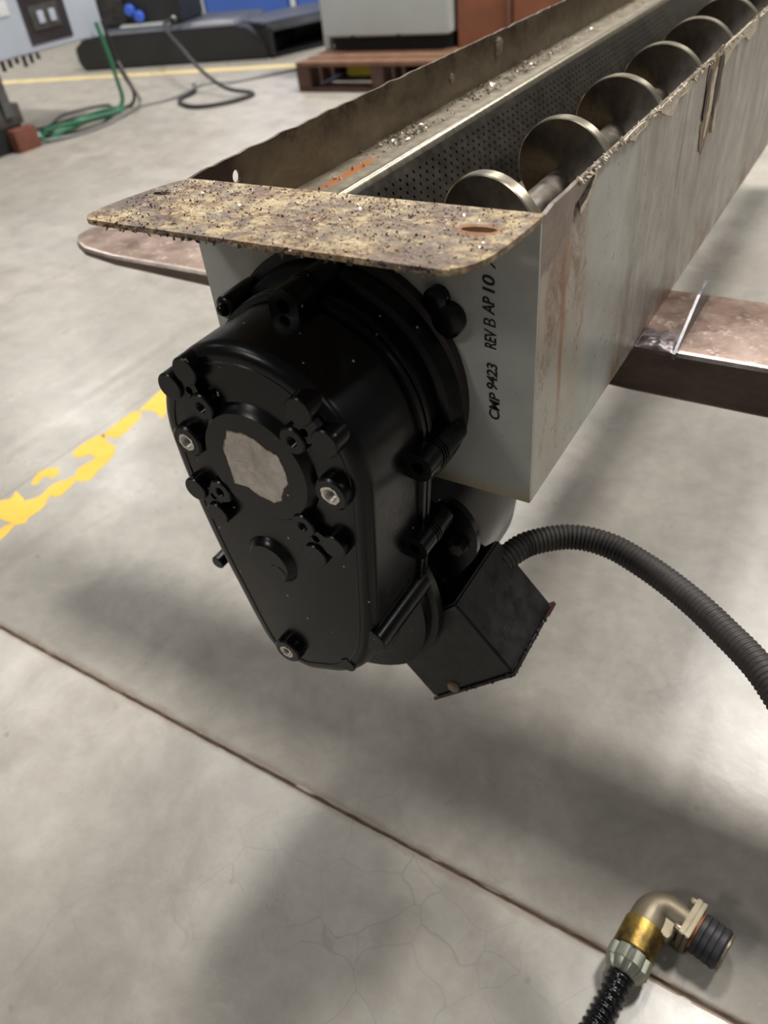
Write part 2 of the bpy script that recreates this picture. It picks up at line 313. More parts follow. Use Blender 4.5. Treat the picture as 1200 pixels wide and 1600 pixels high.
def catmull(P, closed=False, sub=6):
    out = []; n = len(P); V = [Vector(p) for p in P]
    rngk = range(n) if closed else range(n-1)
    for i in rngk:
        if closed: a, b, c, d = V[i-1], V[i], V[(i+1) % n], V[(i+2) % n]
        else: a, b, c, d = V[max(0, i-1)], V[i], V[i+1], V[min(n-1, i+2)]
        for k in range(sub):
            t = k/sub; out.append(0.5*((2*b)+(c-a)*t+(2*a-5*b+4*c-d)*t*t+(3*b-3*c+d-a)*t**3))
    if not closed: out.append(V[-1])
    return out
def tube(bm, pts, r, n=10, rf=None, mi=0):
    P = [Vector(p) for p in pts]; rings = []; prev = None
    for i, p in enumerate(P):
        d = (P[min(i+1, len(P)-1)]-P[max(i-1, 0)]).normalized()
        if prev is None: s = frame_to(d)[1]
        else: s = (prev-d*prev.dot(d)).normalized()
        prev = s; t = d.cross(s); rr = r if rf is None else rf(i)
        rings.append([p+s*(rr*math.cos(2*PI*k/n))+t*(rr*math.sin(2*PI*k/n)) for k in range(n)])
    loft(bm, rings, mi=mi)
def plate(bm, outline, holes, tf, th, mi=0):
    """flat plate from 2D outline with holes; tf maps (u, v, w) to 3D, thickness th along w"""
    from mathutils.geometry import tessellate_polygon
    loops = [outline]+holes; flat = [p for l in loops for p in l]
    tris = tessellate_polygon([[Vector((p[0], p[1], 0)) for p in l] for l in loops])
    A = [bm.verts.new(tf(p[0], p[1], 0)) for p in flat]; B = [bm.verts.new(tf(p[0], p[1], th)) for p in flat]
    for t in tris:
        try:
            bm.faces.new([A[i] for i in t]).material_index = mi; bm.faces.new([B[i] for i in reversed(t)]).material_index = mi
        except ValueError: pass
    k = 0
    for l in loops:
        n = len(l)
        for i in range(n):
            j = (i+1) % n; bm.faces.new((A[k+i], A[k+j], B[k+j], B[k+i])).material_index = mi
        k += n
def circ2(cx, cy, r, n=20, ry=None): return [(cx+r*math.cos(2*PI*k/n), cy+(ry or r)*math.sin(2*PI*k/n)) for k in range(n)]
def inset(loop, d):
    """inset a convex-ish counterclockwise 2D loop by d"""
    n = len(loop); out = []
    for i in range(n):
        a, b, c = Vector(loop[i-1]), Vector(loop[i]), Vector(loop[(i+1) % n])
        t = ((b-a).normalized()+(c-b).normalized()).normalized(); nn = Vector((-t.y, t.x))
        out.append(tuple(b+nn*d))
    return out
XZ = lambda loop, y: [Vector((p[0], y, p[1])) for p in loop]
def prism(bm, loop, y0, y1, ch=0.0, seg=4, mi=0):
    """loop in xz from y0 (back) to y1 (front, nearer the camera) with a rounded front edge of radius ch"""
    rings = [XZ(loop, y0)]
    sgn = -1 if y1 < y0 else 1
    if ch:
        for k in range(seg+1):
            a = PI/2*k/seg; rings.append(XZ(inset(loop, ch*(1-math.cos(a))), y1-sgn*ch*(1-math.sin(a))))
    else: rings.append(XZ(loop, y1))
    loft(bm, rings, mi=mi)
def ccw(l):
    A = sum(l[i-1][0]*l[i][1]-l[i][0]*l[i-1][1] for i in range(len(l))); return l if A > 0 else l[::-1]

# ================================================================= SETTING
bm = bmesh.new()
# floor with a real saw-cut joint across it (along X at y = -0.081)
xs = [-14, -6, -3]+[-1.6+0.006*i for i in range(400)]+[1.2, 3, 9]
rows = []
for x in xs:
    w = lambda k, s: (noise.noise(Vector((x*38, k, s)))*0.0013+noise.noise(Vector((x*150, k, s)))*0.0006) if -1.7 < x < 0.9 else 0
    big = max(0, noise.noise(Vector((x*22, 9.1, 3))))*0.003
    y = -0.0815+0.002*math.sin(x*3)
    rows.append([(x, -6, 0), (x, y-0.0055, 0), (x, y-0.0026+w(1, 0)-big*0.4, -0.0006), (x, y-0.0016+w(2, 0), -0.0035), (x, y+0.0016+w(3, 0), -0.0035), (x, y+0.0026+w(4, 0)+big*0.6, -0.0006), (x, y+0.0055, 0), (x, 14, 0)])
V = [[bm.verts.new(p) for p in r] for r in rows]
for a, b in zip(V, V[1:]):
    for i in range(7): bm.faces.new((a[i], b[i], b[i+1], a[i+1])).material_index = 1 if i == 3 else 0
floor = link('floor', bm, ['concrete', 'joint_dirt'], None, True, 60); floor['kind'] = 'structure'
YP = [[(-1.006, 0.511), (-1.016, 0.574), (-1.016, 0.601), (-0.973, 0.573), (-0.928, 0.504), (-0.969, 0.516), (-0.997, 0.508)],
[(-1.009, 0.395), (-1.015, 0.489), (-0.995, 0.498), (-0.978, 0.484), (-0.97, 0.446), (-0.967, 0.403), (-0.987, 0.398)],
[(-1.016, 0.315), (-1.024, 0.343), (-1.012, 0.398), (-0.987, 0.385), (-0.943, 0.372), (-0.923, 0.343), (-0.916, 0.31), (-0.912, 0.288), (-0.907, 0.267), (-0.922, 0.254), (-0.932, 0.25), (-0.924, 0.214), (-0.927, 0.196), (-0.944, 0.194), (-0.927, 0.164), (-0.926, 0.143), (-0.926, 0.127), (-0.921, 0.112), (-0.95, 0.101), (-1.017, 0.106), (-1.044, 0.127), (-1.015, 0.151), (-1.025, 0.174), (-0.994, 0.166), (-0.979, 0.162), (-0.963, 0.185), (-0.969, 0.222), (-0.949, 0.26), (-0.962, 0.289), (-0.955, 0.323), (-0.977, 0.329), (-0.99, 0.314)],
[(-1.015, 0.207), (-1.032, 0.241), (-1.012, 0.267), (-0.992, 0.258), (-0.986, 0.237), (-1.008, 0.234), (-1.001, 0.208)],
[(-0.948, 0.062), (-0.949, 0.096), (-0.934, 0.098), (-0.924, 0.058), (-0.918, 0.032)]]
for P in YP:
    bm = bmesh.new(); sm = [(v.x+random.uniform(-.0015, .0015), v.y+random.uniform(-.0015, .0015)) for v in catmull([(p[0], p[1], 0) for p in P], True, 4)]
    plate(bm, sm, [], lambda u, v, w: Vector((u, v, 0.0001+w)), 0.0004)
    link('yellow_paint_patch', bm, 'yellow_paint', floor, False)
bm = bmesh.new(); plate(bm, [(-8.6, 2.35), (-2.2, 4.18), (-1.2, 4.46), (-1.2, 4.58), (-2.2, 4.30), (-8.6, 2.47)], [], lambda u, v, w: Vector((u, v, 0.0001+w)), 0.0005)
link('floor_line', bm, 'pale_paint', floor, False)
bm = bmesh.new(); box(bm, -14, 9, 13.9, 14.1, 0, 6); o = link('wall_back', bm, 'wall_paint', None, False); o['kind'] = 'structure'
bm = bmesh.new(); box(bm, -14.2, -14, -6, 14.1, 0, 6); o = link('wall_left', bm, 'wall_paint', None, False); o['kind'] = 'structure'

# ================================================================= TROUGH
ZT, ZB, L = 0.7227, 0.5075, 2.4
tr = root('conveyor_trough', 'long grey-white steel conveyor trough with rusty top flange and dirty streaked side', 'trough', (0, 0, ZB))
T = 0.003
# front plate
bm = bmesh.new(); box(bm, -0.14, 0.14, 0, T, ZB, ZT-0.004, 0.0008); link('front_plate', bm, 'painted_front', tr)
# right wall with the torn slot near the front
def slot(cx, cz, a, b, n=14, tilt=0.0):
    out = []
    for k in range(n):
        th = 2*PI*k/n; u = a*math.cos(th)*(1+0.12*noise.noise(Vector((k*1.7, cx*90, 0)))); v = b*math.sin(th)*(1+0.2*noise.noise(Vector((k*1.7, 5, cz*90))))
        out.append((cx+u*math.cos(tilt)-v*math.sin(tilt), cz+u*math.sin(tilt)+v*math.cos(tilt)))
    return out
top = [(0.0, ZT-0.002), (0.02, ZT+0.0005)]
y = 0.03
while y < 1.1:
    top.append((y, ZT+0.0006*noise.noise(Vector((y*60, 1, 1)))+0.0004)); y += 0.006
top[0] = (T, ZT-0.002)
out = [(T, ZB), (L, ZB), (L, ZT)]+top[::-1]
bm = bmesh.new(); plate(bm, out, [slot(0.0585, 0.7045, 0.0030, 0.0062, 14, -0.15)], lambda u, v, w: Vector((0.14-w, u, v)), T)
link('side_wall', bm, 'painted_side', tr, False)
# left wall with its round hole
out = [(0.003, ZB), (L, ZB), (L, ZT), (1.1, ZT+0.001)]
yy = 1.0; tl = []
while yy > 0.02:
    tl.append((yy, ZT+0.0008+0.0012*noise.noise(Vector((yy*45, 7, 1)))+0.0005*noise.noise(Vector((yy*200, 7, 1))))); yy -= 0.006
out += tl+[(0.003, ZT-0.001)]
bm = bmesh.new(); plate(bm, out, [slot(0.0555, 0.7085, 0.0050, 0.0050, 16)], lambda u, v, w: Vector((-0.14+w, u, v)), T)
bm.faces.ensure_lookup_table(); link('side_wall', bm, 'inner_sheet', tr, False)
bm = bmesh.new(); box(bm, -0.137, 0.137, T, L, ZB, ZB+T); link('bottom_plate', bm, 'painted_side', tr)
bm = bmesh.new(); box(bm, -0.14, 0.14, L, L+T, ZB, ZT); link('end_plate', bm, 'painted_front', tr)
# top flange with two slots, rounded corners, rolled edge
fo = catmull([(-0.136, 0.0045, 0), (-0.146, -0.014, 0), (-0.1535, -0.045, 0), (-0.1565, -0.068, 0), (-0.1545, -0.0795, 0), (-0.148, -0.0845, 0), (-0.135, -0.0852, 0)], False, 5)
fo += catmull([(0.0, -0.0850, 0), (0.112, -0.0842, 0), (0.123, -0.0815, 0), (0.131, -0.0745, 0), (0.1365, -0.060, 0), (0.139, -0.038, 0), (0.1405, -0.012, 0), (0.1405, 0.0045, 0)], False, 5)
fo = [(p.x, p.y) for p in fo]
bm = bmesh.new()
plate(bm, [(p[0], p[1]) for p in fo], [slot(0.1145, -0.0285, 0.0105, 0.0042, 16, 0.12), slot(-0.133, -0.0285, 0.0075, 0.0034, 14, 0.1)], lambda u, v, w: Vector((u, v, ZT-0.0036+w)), 0.0036)
es = [e for e in bm.edges if len(e.link_faces) == 2 and e.calc_face_angle(0) > 1.0 and all(min((v.co.xy-Vector(p)).length for p in fo) < 0.0005 for v in e.verts) and abs(e.verts[0].co.z-e.verts[1].co.z) < 1e-6]
bmesh.ops.bevel(bm, geom=es, offset=0.0010, segments=2, affect='EDGES')
link('top_flange', bm, 'rusty_flange', tr)
# inner ledge, rounded ridge and perforated screen
bm = bmesh.new(); P = [(-0.1372, 0.6765), (-0.120, 0.6772), (-0.100, 0.6765), (-0.0925, 0.6770)]
loft(bm, [[(p[0], yv, p[1]) for p in P]+[(p[0], yv, p[1]-0.003) for p in P[::-1]] for yv in [0.004+0.03*i for i in range(80)]])
for v in bm.verts: v.co.z += 0.0012*noise.noise(Vector((v.co.x*60, v.co.y*25, 0))) if v.co.x < -0.10 else 0
link('inner_ledge', bm, 'ledge_dirt', tr)
bm = bmesh.new(); P = [(-0.0925, 0.6770), (-0.0895, 0.6782), (-0.0865, 0.6778), (-0.0842, 0.6755), (-0.0825, 0.6722)]
Q = [(p[0]-0.002, p[1]-0.003) for p in P[::-1]]
loft(bm, [[(p[0], yv, p[1]) for p in P+Q] for yv in (0.004, 0.6, 1.2, 2.39)]); link('ridge', bm, 'rim_steel', tr)
# perforated sheet: real holes cut in every cell of a grid
A0 = Vector((-0.0825, 0, 0.6722)); B0 = Vector((-0.040, 0, 0.606)); SL = (B0-A0); sl = SL.length; du = SL/sl
bm = bmesh.new(); cs = 0.0064; nu = int(sl/cs); ny = 170; y0 = 0.004
nrm = Vector((-du.z, 0, du.x)); nrm = nrm if nrm.x > 0 else -nrm
for iu in range(nu):
    for iy in range(ny):
        u0, y1 = iu*cs, y0+iy*cs*1.0
        hole = 0 < iu < nu and ((iu+iy) % 2 == 0 or False)
        def pt(u, yv, d=0): return A0+du*u+Vector((0, yv, 0))-nrm*d
        o8 = [(0, 0), (.5, 0), (1, 0), (1, .5), (1, 1), (.5, 1), (0, 1), (0, .5)]
        O = [bm.verts.new(pt(u0+a*cs, y1+b*cs)) for a, b in o8]
        if hole:
            r = 0.0017
            I = [bm.verts.new(pt(u0+cs/2+r*math.cos(-3*PI/4+k*PI/4), y1+cs/2+r*math.sin(-3*PI/4+k*PI/4))) for k in range(8)]
            for k in range(8):
                j = (k+1) % 8; bm.faces.new((O[k], O[j], I[j], I[k]))
        else: bm.faces.new(O)
bmesh.ops.remove_doubles(bm, verts=bm.verts, dist=1e-6)
me_end = y0+ny*cs
for a, b in (((0, me_end), (sl, 2.39)),):
    vs = [bm.verts.new(A0+du*a[0]+Vector((0, a[1], 0))), bm.verts.new(A0+du*b[0]+Vector((0, a[1], 0))), bm.verts.new(A0+du*b[0]+Vector((0, b[1], 0))), bm.verts.new(A0+du*a[0]+Vector((0, b[1], 0)))]
    bm.faces.new(vs)
link('perforated_screen', bm, 'oily_steel', tr, False)
# U-shaped auger channel
AX, AZ, AR = 0.069, 0.659, 0.056
P = [(-0.040, 0.606), (-0.030, 0.598), (0.0, 0.5945), (0.03, 0.5935), (AX, 0.5955)]
for k in range(1, 9):
    a = -PI/2+PI/2*k/8; P.append((AX+0.0635*math.cos(a), AZ+0.0635*math.sin(a)))
P.append((0.1355, 0.672)); Q = [(p[0]+0.0, p[1]-0.003) for p in P[::-1]]
bm = bmesh.new(); loft(bm, [[(p[0], yv, p[1]) for p in P+Q] for yv in (0.004, 0.5, 1.2, 2.39)]); link('auger_channel', bm, 'inner_sheet', tr)
# peeling paint and chips along the side wall's top edge
random.seed(11); bm = bmesh.new()
y = 0.06
def shard(bm, c, s, n, mi=0, flat=0.25):
    a = Vector((random.uniform(-1, 1), random.uniform(-1, 1), random.uniform(-1, 1))).normalized()
    b = a.cross(Vector(n)).normalized(); k = Vector(n)
    q = [a*s*random.uniform(.7, 1.5), b*s*random.uniform(.3, .7), -a*s*random.uniform(.7, 1.3), -b*s*random.uniform(.3, .7)]
    top_ = [bm.verts.new(Vector(c)+v+k*s*flat*random.uniform(.5, 1.5)) for v in q]; bot = [bm.verts.new(Vector(c)+v*1.05) for v in q]
    fs = [bm.faces.new(top_), bm.faces.new(bot[::-1])]+[bm.faces.new((bot[i], bot[(i+1) % 4], top_[(i+1) % 4], top_[i])) for i in range(4)]
    for f in fs: f.material_index = mi
while y < 1.05:
    for _ in range(2): shard(bm, (0.1402+random.uniform(-.002, .0010), y+random.uniform(-.003, .003), ZT+random.uniform(-.0026, .0012)), random.uniform(.0010, .0030), (0.6, 0, 0.8), 0)
    y += random.uniform(.0015, .004)
link('edge_flakes', bm, 'paint_flake', tr, False)['kind'] = 'stuff'
def peel(yz, mat='paint_flake', th=0.0009, x0=0.1401):
    bm = bmesh.new(); plate(bm, yz, [], lambda u, v, w: Vector((x0+w, u, v)), th)
    for v in bm.verts: v.co.x += 0.0010*abs(noise.noise(Vector((v.co.y*120, v.co.z*120, 2))))
    return link('paint_flap', bm, mat, tr, False)
def jag(P, a=0.0012, sub=4):
    return [(v.x+random.uniform(-a, a), v.y+random.uniform(-a, a)) for v in catmull([(p[0], p[1], 0) for p in P], True, sub)]
peel(jag([(0.236, 0.7225), (0.250, 0.7225), (0.300, 0.7235), (0.330, 0.7232), (0.337, 0.717), (0.328, 0.7135), (0.312, 0.7155), (0.298, 0.7165), (0.290, 0.710), (0.278, 0.7085), (0.262, 0.7120), (0.250, 0.717)], .0006))
peel(jag([(0.150, 0.7235), (0.200, 0.7235), (0.208, 0.719), (0.186, 0.7195), (0.180, 0.715), (0.168, 0.7185)], .0005))
peel(jag([(0.445, 0.7235), (0.60, 0.7240), (0.62, 0.712), (0.585, 0.708), (0.55, 0.716), (0.50, 0.7135), (0.472, 0.706), (0.462, 0.716)], .001))
peel(jag([(0.402, 0.722), (0.468, 0.722), (0.463, 0.700), (0.474, 0.682), (0.464, 0.672), (0.452, 0.664), (0.444, 0.652), (0.434, 0.640), (0.420, 0.642), (0.410, 0.655), (0.406, 0.668), (0.412, 0.68)], .0025), 'alloy_fringe', 0.0004)
peel(jag([(0.405, 0.710), (0.415, 0.712), (0.414, 0.685), (0.409, 0.672), (0.404, 0.68)], .001), 'chip_dark', 0.0009)
peel(jag([(0.445, 0.715), (0.464, 0.715), (0.462, 0.69), (0.452, 0.665), (0.445, 0.68)], .002), 'chip_dark', 0.0010)
peel(jag([(0.425, 0.705), (0.438, 0.71), (0.440, 0.675), (0.432, 0.655), (0.424, 0.655), (0.426, 0.68)], .002), 'paint_flake', 0.0007)
peel(jag([(0.452, 0.672), (0.460, 0.668), (0.463, 0.655), (0.456, 0.650)], .0005), 'paint_flake', 0.0022)
# torn dark corner beside the slot
peel([(0.062, 0.7105), (0.066, 0.7105), (0.078, 0.7135), (0.088, 0.7175), (0.0925, 0.7215), (0.0895, 0.7190), (0.081, 0.7115), (0.072, 0.7075), (0.063, 0.7055)], 'chip_dark', 0.0005)
peel([(0.0905, 0.7215), (0.0945, 0.7215), (0.0925, 0.7160), (0.085, 0.7085), (0.072, 0.7035), (0.064, 0.7020), (0.066, 0.7050), (0.075, 0.7070), (0.084, 0.7120), (0.0895, 0.7175)], 'paint_flake', 0.0009)
# stencilled lettering reading upwards on the front plate
for txt, z0, z1, xb, hgt in (('CMP', 0.5765, 0.5985, 0.1150, 0.0082), ('9423', 0.6010, 0.6215, 0.1133, 0.0082), ('REV', 0.6320, 0.6465, 0.1124, 0.0086), ('B', 0.6480, 0.6540, 0.1118, 0.0086), ('AP', 0.6565, 0.6690, 0.1110, 0.0086), ('10', 0.6715, 0.6835, 0.1112, 0.0088), ('X', 0.6875, 0.6960, 0.1116, 0.0080)):
    cu = bpy.data.curves.new('stencil', 'FONT'); cu.body = txt; cu.size = 1.0; cu.offset = 0.0 if txt == 'B' else 0.022; cu.shear = 0.2; cu.extrude = 0.01; cu.space_character = 0.95
    to = bpy.data.objects.new('stencil', cu); COL.objects.link(to); bpy.context.view_layer.update()
    me = bpy.data.meshes.new_from_object(to); bpy.data.objects.remove(to)
    lo = Vector((min(v.co.x for v in me.vertices), min(v.co.y for v in me.vertices))); hi = Vector((max(v.co.x for v in me.vertices), max(v.co.y for v in me.vertices)))
    for v in me.vertices:
        u = (v.co.x-lo.x)/(hi.x-lo.x); w = (v.co.y-lo.y)/(hi.y-lo.y); d = v.co.z
        v.co = Vector((xb-w*hgt+0.0002*noise.noise(Vector((u*9, w*9, z0*99))), -0.0001-(0.00015 if d > 0 else 0), z0+u*(z1-z0)))
    me.materials.append(MAT['stencil_ink']); o = bpy.data.objects.new('stencil_lettering', me); COL.objects.link(o); o.parent = tr; o.matrix_parent_inverse = tr.matrix_world.inverted()
    o['label'] = 'black stencilled characters ' + txt

# loose swarf: tiny chips lying on flange, ledge and in the trough
def chips(name, label, region, n, mats, smin, smax, flat=0.3):
    bm = bmesh.new()
    for _ in range(n):
        p, nn = region(); shard(bm, p, random.uniform(smin, smax), nn, random.randrange(len(mats)), flat)
    o = link(name, bm, mats, None, False); tag(o, label, 'metal shavings'); o['kind'] = 'stuff'; return o
def on_flange():
    while True:
        x = random.uniform(-0.15, 0.135); y = random.uniform(-0.083, 0.003)
        if random.random() < 0.35 and y < -0.02: continue
        if abs(x-0.1145) < 0.012 and abs(y+0.0285) < 0.006: continue
        if x < -0.135-0.02*min(1, -y/0.06) or (x > 0.11 and y < -0.07): continue
        return (x, y, ZT+0.0001), (0, 0, 1)
chips('flange_shavings', 'tiny dark and bright metal chips scattered on the rusty top flange', on_flange, 1500, ['chip_dark', 'rusty_flange', 'chip_bright', 'ledge_dirt', 'chip_mid'], 0.0003, 0.0013)
def on_edge():
    x = random.uniform(-0.145, 0.12); return (x, -0.0852+random.uniform(-.0006, .0004), ZT-random.uniform(0.0, 0.0045)), (0, -1, 0.3)
chips('edge_shavings', 'dark fibrous chips hanging along the front edge of the flange', on_edge, 130, ['chip_dark', 'chip_mid'], 0.0006, 0.0020, 0.5)
chips('ledge_shavings', 'bright metal chips lying along the inner ledge of the trough', lambda: ((random.uniform(-0.136, -0.108)+0.012*max(0, noise.noise(Vector((0, random.random(), 1)))), random.choice((random.uniform(0.02, 1.2), random.gauss(0.46, 0.03), random.gauss(0.62, 0.05), random.gauss(0.3, 0.03))), 0.6775), (0, 0, 1)), 520, ['chip_bright', 'ledge_dirt', 'chip_bright', 'chip_mid'], 0.0008, 0.0024, 0.4)
# blobs of dried swarf clinging to the left wall
for (yb, zb, r) in ((0.555, 0.708, 0.010), (0.43, 0.700, 0.005)):
    bm = bmesh.new(); bmesh.ops.create_icosphere(bm, subdivisions=3, radius=r)
    for v in bm.verts: v.co *= 1+0.35*noise.noise(v.co*220); v.co.x *= 0.3
    for v in bm.verts: v.co += Vector((-0.1365, yb, zb))
    link('dried_lump', bm, 'ledge_dirt', tr)

# ================================================================= AUGER
au = root('auger', 'steel screw auger with shiny flight rims lying inside the trough', 'auger', (AX, 0.1, AZ))
PT, Y0, TH = 0.1487, 0.0829, 0.0125
bm = bmesh.new(); seg = 64; turns = 11
rings = []
t0 = -0.42*2*PI
for k in range(int(seg*turns)+1):
    t = t0+2*PI*k/seg; y = Y0+PT*(t-PI/2)/(2*PI)
    if y > 2.3: break
    c_, s_ = math.cos(t), math.sin(t); h = TH
    prof = [(0.017, 0), (AR-0.001, 0), (AR, 0.0008), (AR, h-0.0012), (AR-0.001, h), (0.017, h)]
    rings.append([Vector((AX+r*c_, y+d, AZ+r*s_)) for r, d in prof])
vs = loft(bm, rings)
for f in bm.faces:
    ctr = f.calc_center_median(); rr = math.hypot(ctr.x-AX, ctr.z-AZ)
    f.material_index = 1 if rr > AR-0.0008 else 0
link('flight', bm, ['flight_steel', 'rim_steel'], au, True, 35)
bm = bmesh.new(); lathe(bm, (AX, 0.006, AZ), (0, 1, 0), [(0, 0.0175), (2.35, 0.0175)], 28); link('shaft', bm, 'flight_steel', au)
bm = bmesh.new(); lathe(bm, (AX, 0.088, AZ), (0, 1, 0), [(0, 0.026), (0.0015, 0.029), (0.040, 0.029), (0.042, 0.027)], 32); link('shaft_collar', bm, 'rim_steel', au)

# ================================================================= GEARMOTOR
gm = root('gear_motor', 'black cast gear motor bolted to the front end of the trough', 'motor', (-0.01, -0.05, 0.27))
CX, CZ, RB = -0.010, 0.583, 0.0875
arc = [(CX+RB*math.cos(a), CZ+RB*math.sin(a)) for a in [math.radians(4+172*k/40) for k in range(41)]]
low = [(-0.0975, 0.583), (-0.0962, 0.555), (-0.0920, 0.515), (-0.0840, 0.468), (-0.0750, 0.430), (-0.0670, 0.396), (-0.0580, 0.3685), (-0.0430, 0.3545), (-0.0150, 0.3500), (0.0060, 0.3575), (0.0250, 0.3670), (0.0440, 0.3840), (0.0570, 0.4080), (0.0640, 0.4400), (0.0695, 0.4900), (0.0740, 0.5400), (0.0772, 0.5760)]
lowc = [(p.x, p.y) for p in catmull([(p[0], p[1], 0) for p in low], False, 4)]
BODY = ccw(arc+lowc[1:])
YF, YS = -0.118, -0.050
bm = bmesh.new(); prism(bm, BODY, YS+0.002, YF, 0.0095, 8)
link('gear_cover', bm, 'black_enamel', gm, True, 50)
# raised rim line just inside the edge of the face
bm = bmesh.new()
o1, o2 = inset(BODY, 0.0118), inset(BODY, 0.0150)
loft(bm, [XZ(inset(BODY, 0.0105), YF+0.001), XZ(o1, YF-0.0006), XZ(inset(BODY, 0.0132), YF-0.0006), XZ(o2, YF+0.001)], False, False)
link('face_rim', bm, 'black_enamel', gm)
# seam lips
for d, ya, yb in ((0.0042, -0.0505, -0.0462), (0.0045, -0.0440, -0.0395), (0.0015, -0.0465, -0.0435)):
    bm = bmesh.new(); prism(bm, ccw(inset(BODY, -d)), yb, ya, 0.0012, 2); link('seam_lip', bm, 'black_enamel', gm)
# rear half housing (upper, round) and mounting ring
rear = [(CX+0.0885*math.cos(a), CZ+0.0885*math.sin(a)) for a in [2*PI*k/64 for k in range(64)]]
bm = bmesh.new(); prism(bm, ccw(rear), -0.006, -0.0400); link('rear_housing', bm, 'black_enamel', gm)
bm = bmesh.new(); lathe(bm, (CX, -0.026, CZ), (0, 1, 0), [(0, 0.0885), (0.001, 0.0935), (0.003, 0.0975), (0.0165, 0.1000)], 64); link('rear_step', bm, 'black_enamel', gm)
bm = bmesh.new(); lathe(bm, (-0.012, -0.0095, 0.587), (0, 1, 0), [(0, 0.100), (0.0015, 0.1035), (0.0093, 0.1035)], 72); link('mounting_ring', bm, 'brown_rim', gm)
for x, z, r in ((0.0785, 0.6500, 0.0125), (0.071, 0.664, 0.0085)):
    bm = bmesh.new(); lathe(bm, (x, -0.009, z), (0, 1, 0), [(0, r*0.7), (0.002, r), (0.0088, r)], 24); link('ring_lug', bm, 'black_enamel', gm)
# cover lugs with bolt holes, straddling the seam
def lug(x, z, dx, dz, r, yf, yb, bolt=True, base=0.020):
    """D-shaped lug, open bore at the front, growing out of the body along (dx, dz)"""
    d = Vector((dx, dz)).normalized(); s = Vector((-d.y, d.x)); o = []
    for k in range(13):
        a = -PI/2+PI*k/12; p = Vector((x, z))+d*(r*math.cos(a))+s*(r*math.sin(a)); o.append((p.x, p.y))
    p = Vector((x, z))+s*r-d*base; o.append((p.x, p.y)); p = Vector((x, z))-s*r-d*base; o.append((p.x, p.y))
    o = ccw(o); hr = r*0.42; hole = [(x+hr*math.cos(2*PI*k/16), z+hr*math.sin(2*PI*k/16)) for k in range(16)]
    bm = bmesh.new(); plate(bm, o, [hole], lambda u, v, w: Vector((u, yf+w, v)), yb-yf)
    g = link('cover_lug', bm, 'black_enamel', gm, True, 30)
    bm = bmesh.new(); lathe(bm, (x, yf+0.008, z), (0, 1, 0), [(0, hr*1.02), (0.003, hr*1.02)], 16); link('bore', bm, 'black_pit', g)
    for k in range(3):
        bm = bmesh.new(); oo = ccw(inset(o, -0.0008)); prism(bm, oo, YS+0.0035+k*0.0028, YS+0.0022+k*0.0028); link('lug_ridge', bm, 'black_enamel', g)
lug(-0.0045, 0.6760, 0.06, 1, 0.0120, -0.070, -0.008)
lug(0.0840, 0.5700, 1, -0.10, 0.0110, -0.0660, -0.012)
lug(0.0755, 0.4905, 1, -0.08, 0.0105, -0.0660, -0.022)
bm = bmesh.new(); lathe(bm, (-0.0825, -0.046, 0.6505), (0, 1, 0), [(0, 0.005), (0.0016, 0.0085), (0.003, 0.0092), (0.026, 0.0100), (0.036, 0.0100)], 24)
box(bm, -0.085, -0.062, -0.038, -0.012, 0.630, 0.652, 0.002); g = link('side_lug', bm, 'black_enamel', gm)
bm = bmesh.new(); bmesh.ops.create_uvsphere(bm, u_segments=16, v_segments=10, radius=0.0052); bmesh.ops.translate(bm, vec=(-0.0825, -0.0465, 0.6505), verts=bm.verts); link('bolt_head', bm, 'black_enamel', g)
bm = bmesh.new(); lathe(bm, (0.0610, -0.1165, 0.4290), (0, 1, 0.0), [(0, 0.0108), (0.0008, 0.0116), (0.074, 0.0124)], 28); link('corner_post', bm, 'black_enamel', gm)
bm = bmesh.new(); lathe(bm, (-0.1610, -0.064, 0.3735), (0, 1, 0.0), [(0, 0.0062), (0.001, 0.0072), (0.026, 0.0075)], 20); link('side_pin', bm, 'black_enamel', gm)
# face bosses: four clusters of two blanks and one tapped hole
def rot(r, deg): return CX+r*math.cos(math.radians(deg)), CZ+r*math.sin(math.radians(deg))
def disc(name, x, z, r, ya, yb, mat='black_enamel', ch=0.0008, parent=None, n=28):
    bm = bmesh.new(); lathe(bm, (x, yb, z), (0, -1, 0), [(0, r*1.03), ((yb-ya)*0.5, r*1.02), ((yb-ya)-ch, r), ((yb-ya), r-ch)], n); return link(name, bm, mat, parent or gm, True, 35)
def bored(name, x, z, r, hr, ya, yb, mat, bore_mat, depth, ch=0.001):
    bm = bmesh.new(); lathe(bm, (x, yb, z), (0, -1, 0), [(0, r*1.05), ((yb-ya)*0.4, r), ((yb-ya)-ch, r), ((yb-ya), r-ch), ((yb-ya), hr)], 28, True, False)
    g = link(name, bm, mat, gm, True, 35)
    pr = [((yb-ya), hr)]; k = 0; d = (yb-ya)
    while k < 6: d -= depth/6; pr += [(d+depth/12, hr*0.86), (d, hr)]; k += 1
    bm = bmesh.new(); lathe(bm, (x, yb, z), (0, -1, 0), pr, 20, False, True); link('bore', bm, bore_mat, g, True, 20); return g
YB = -0.1265
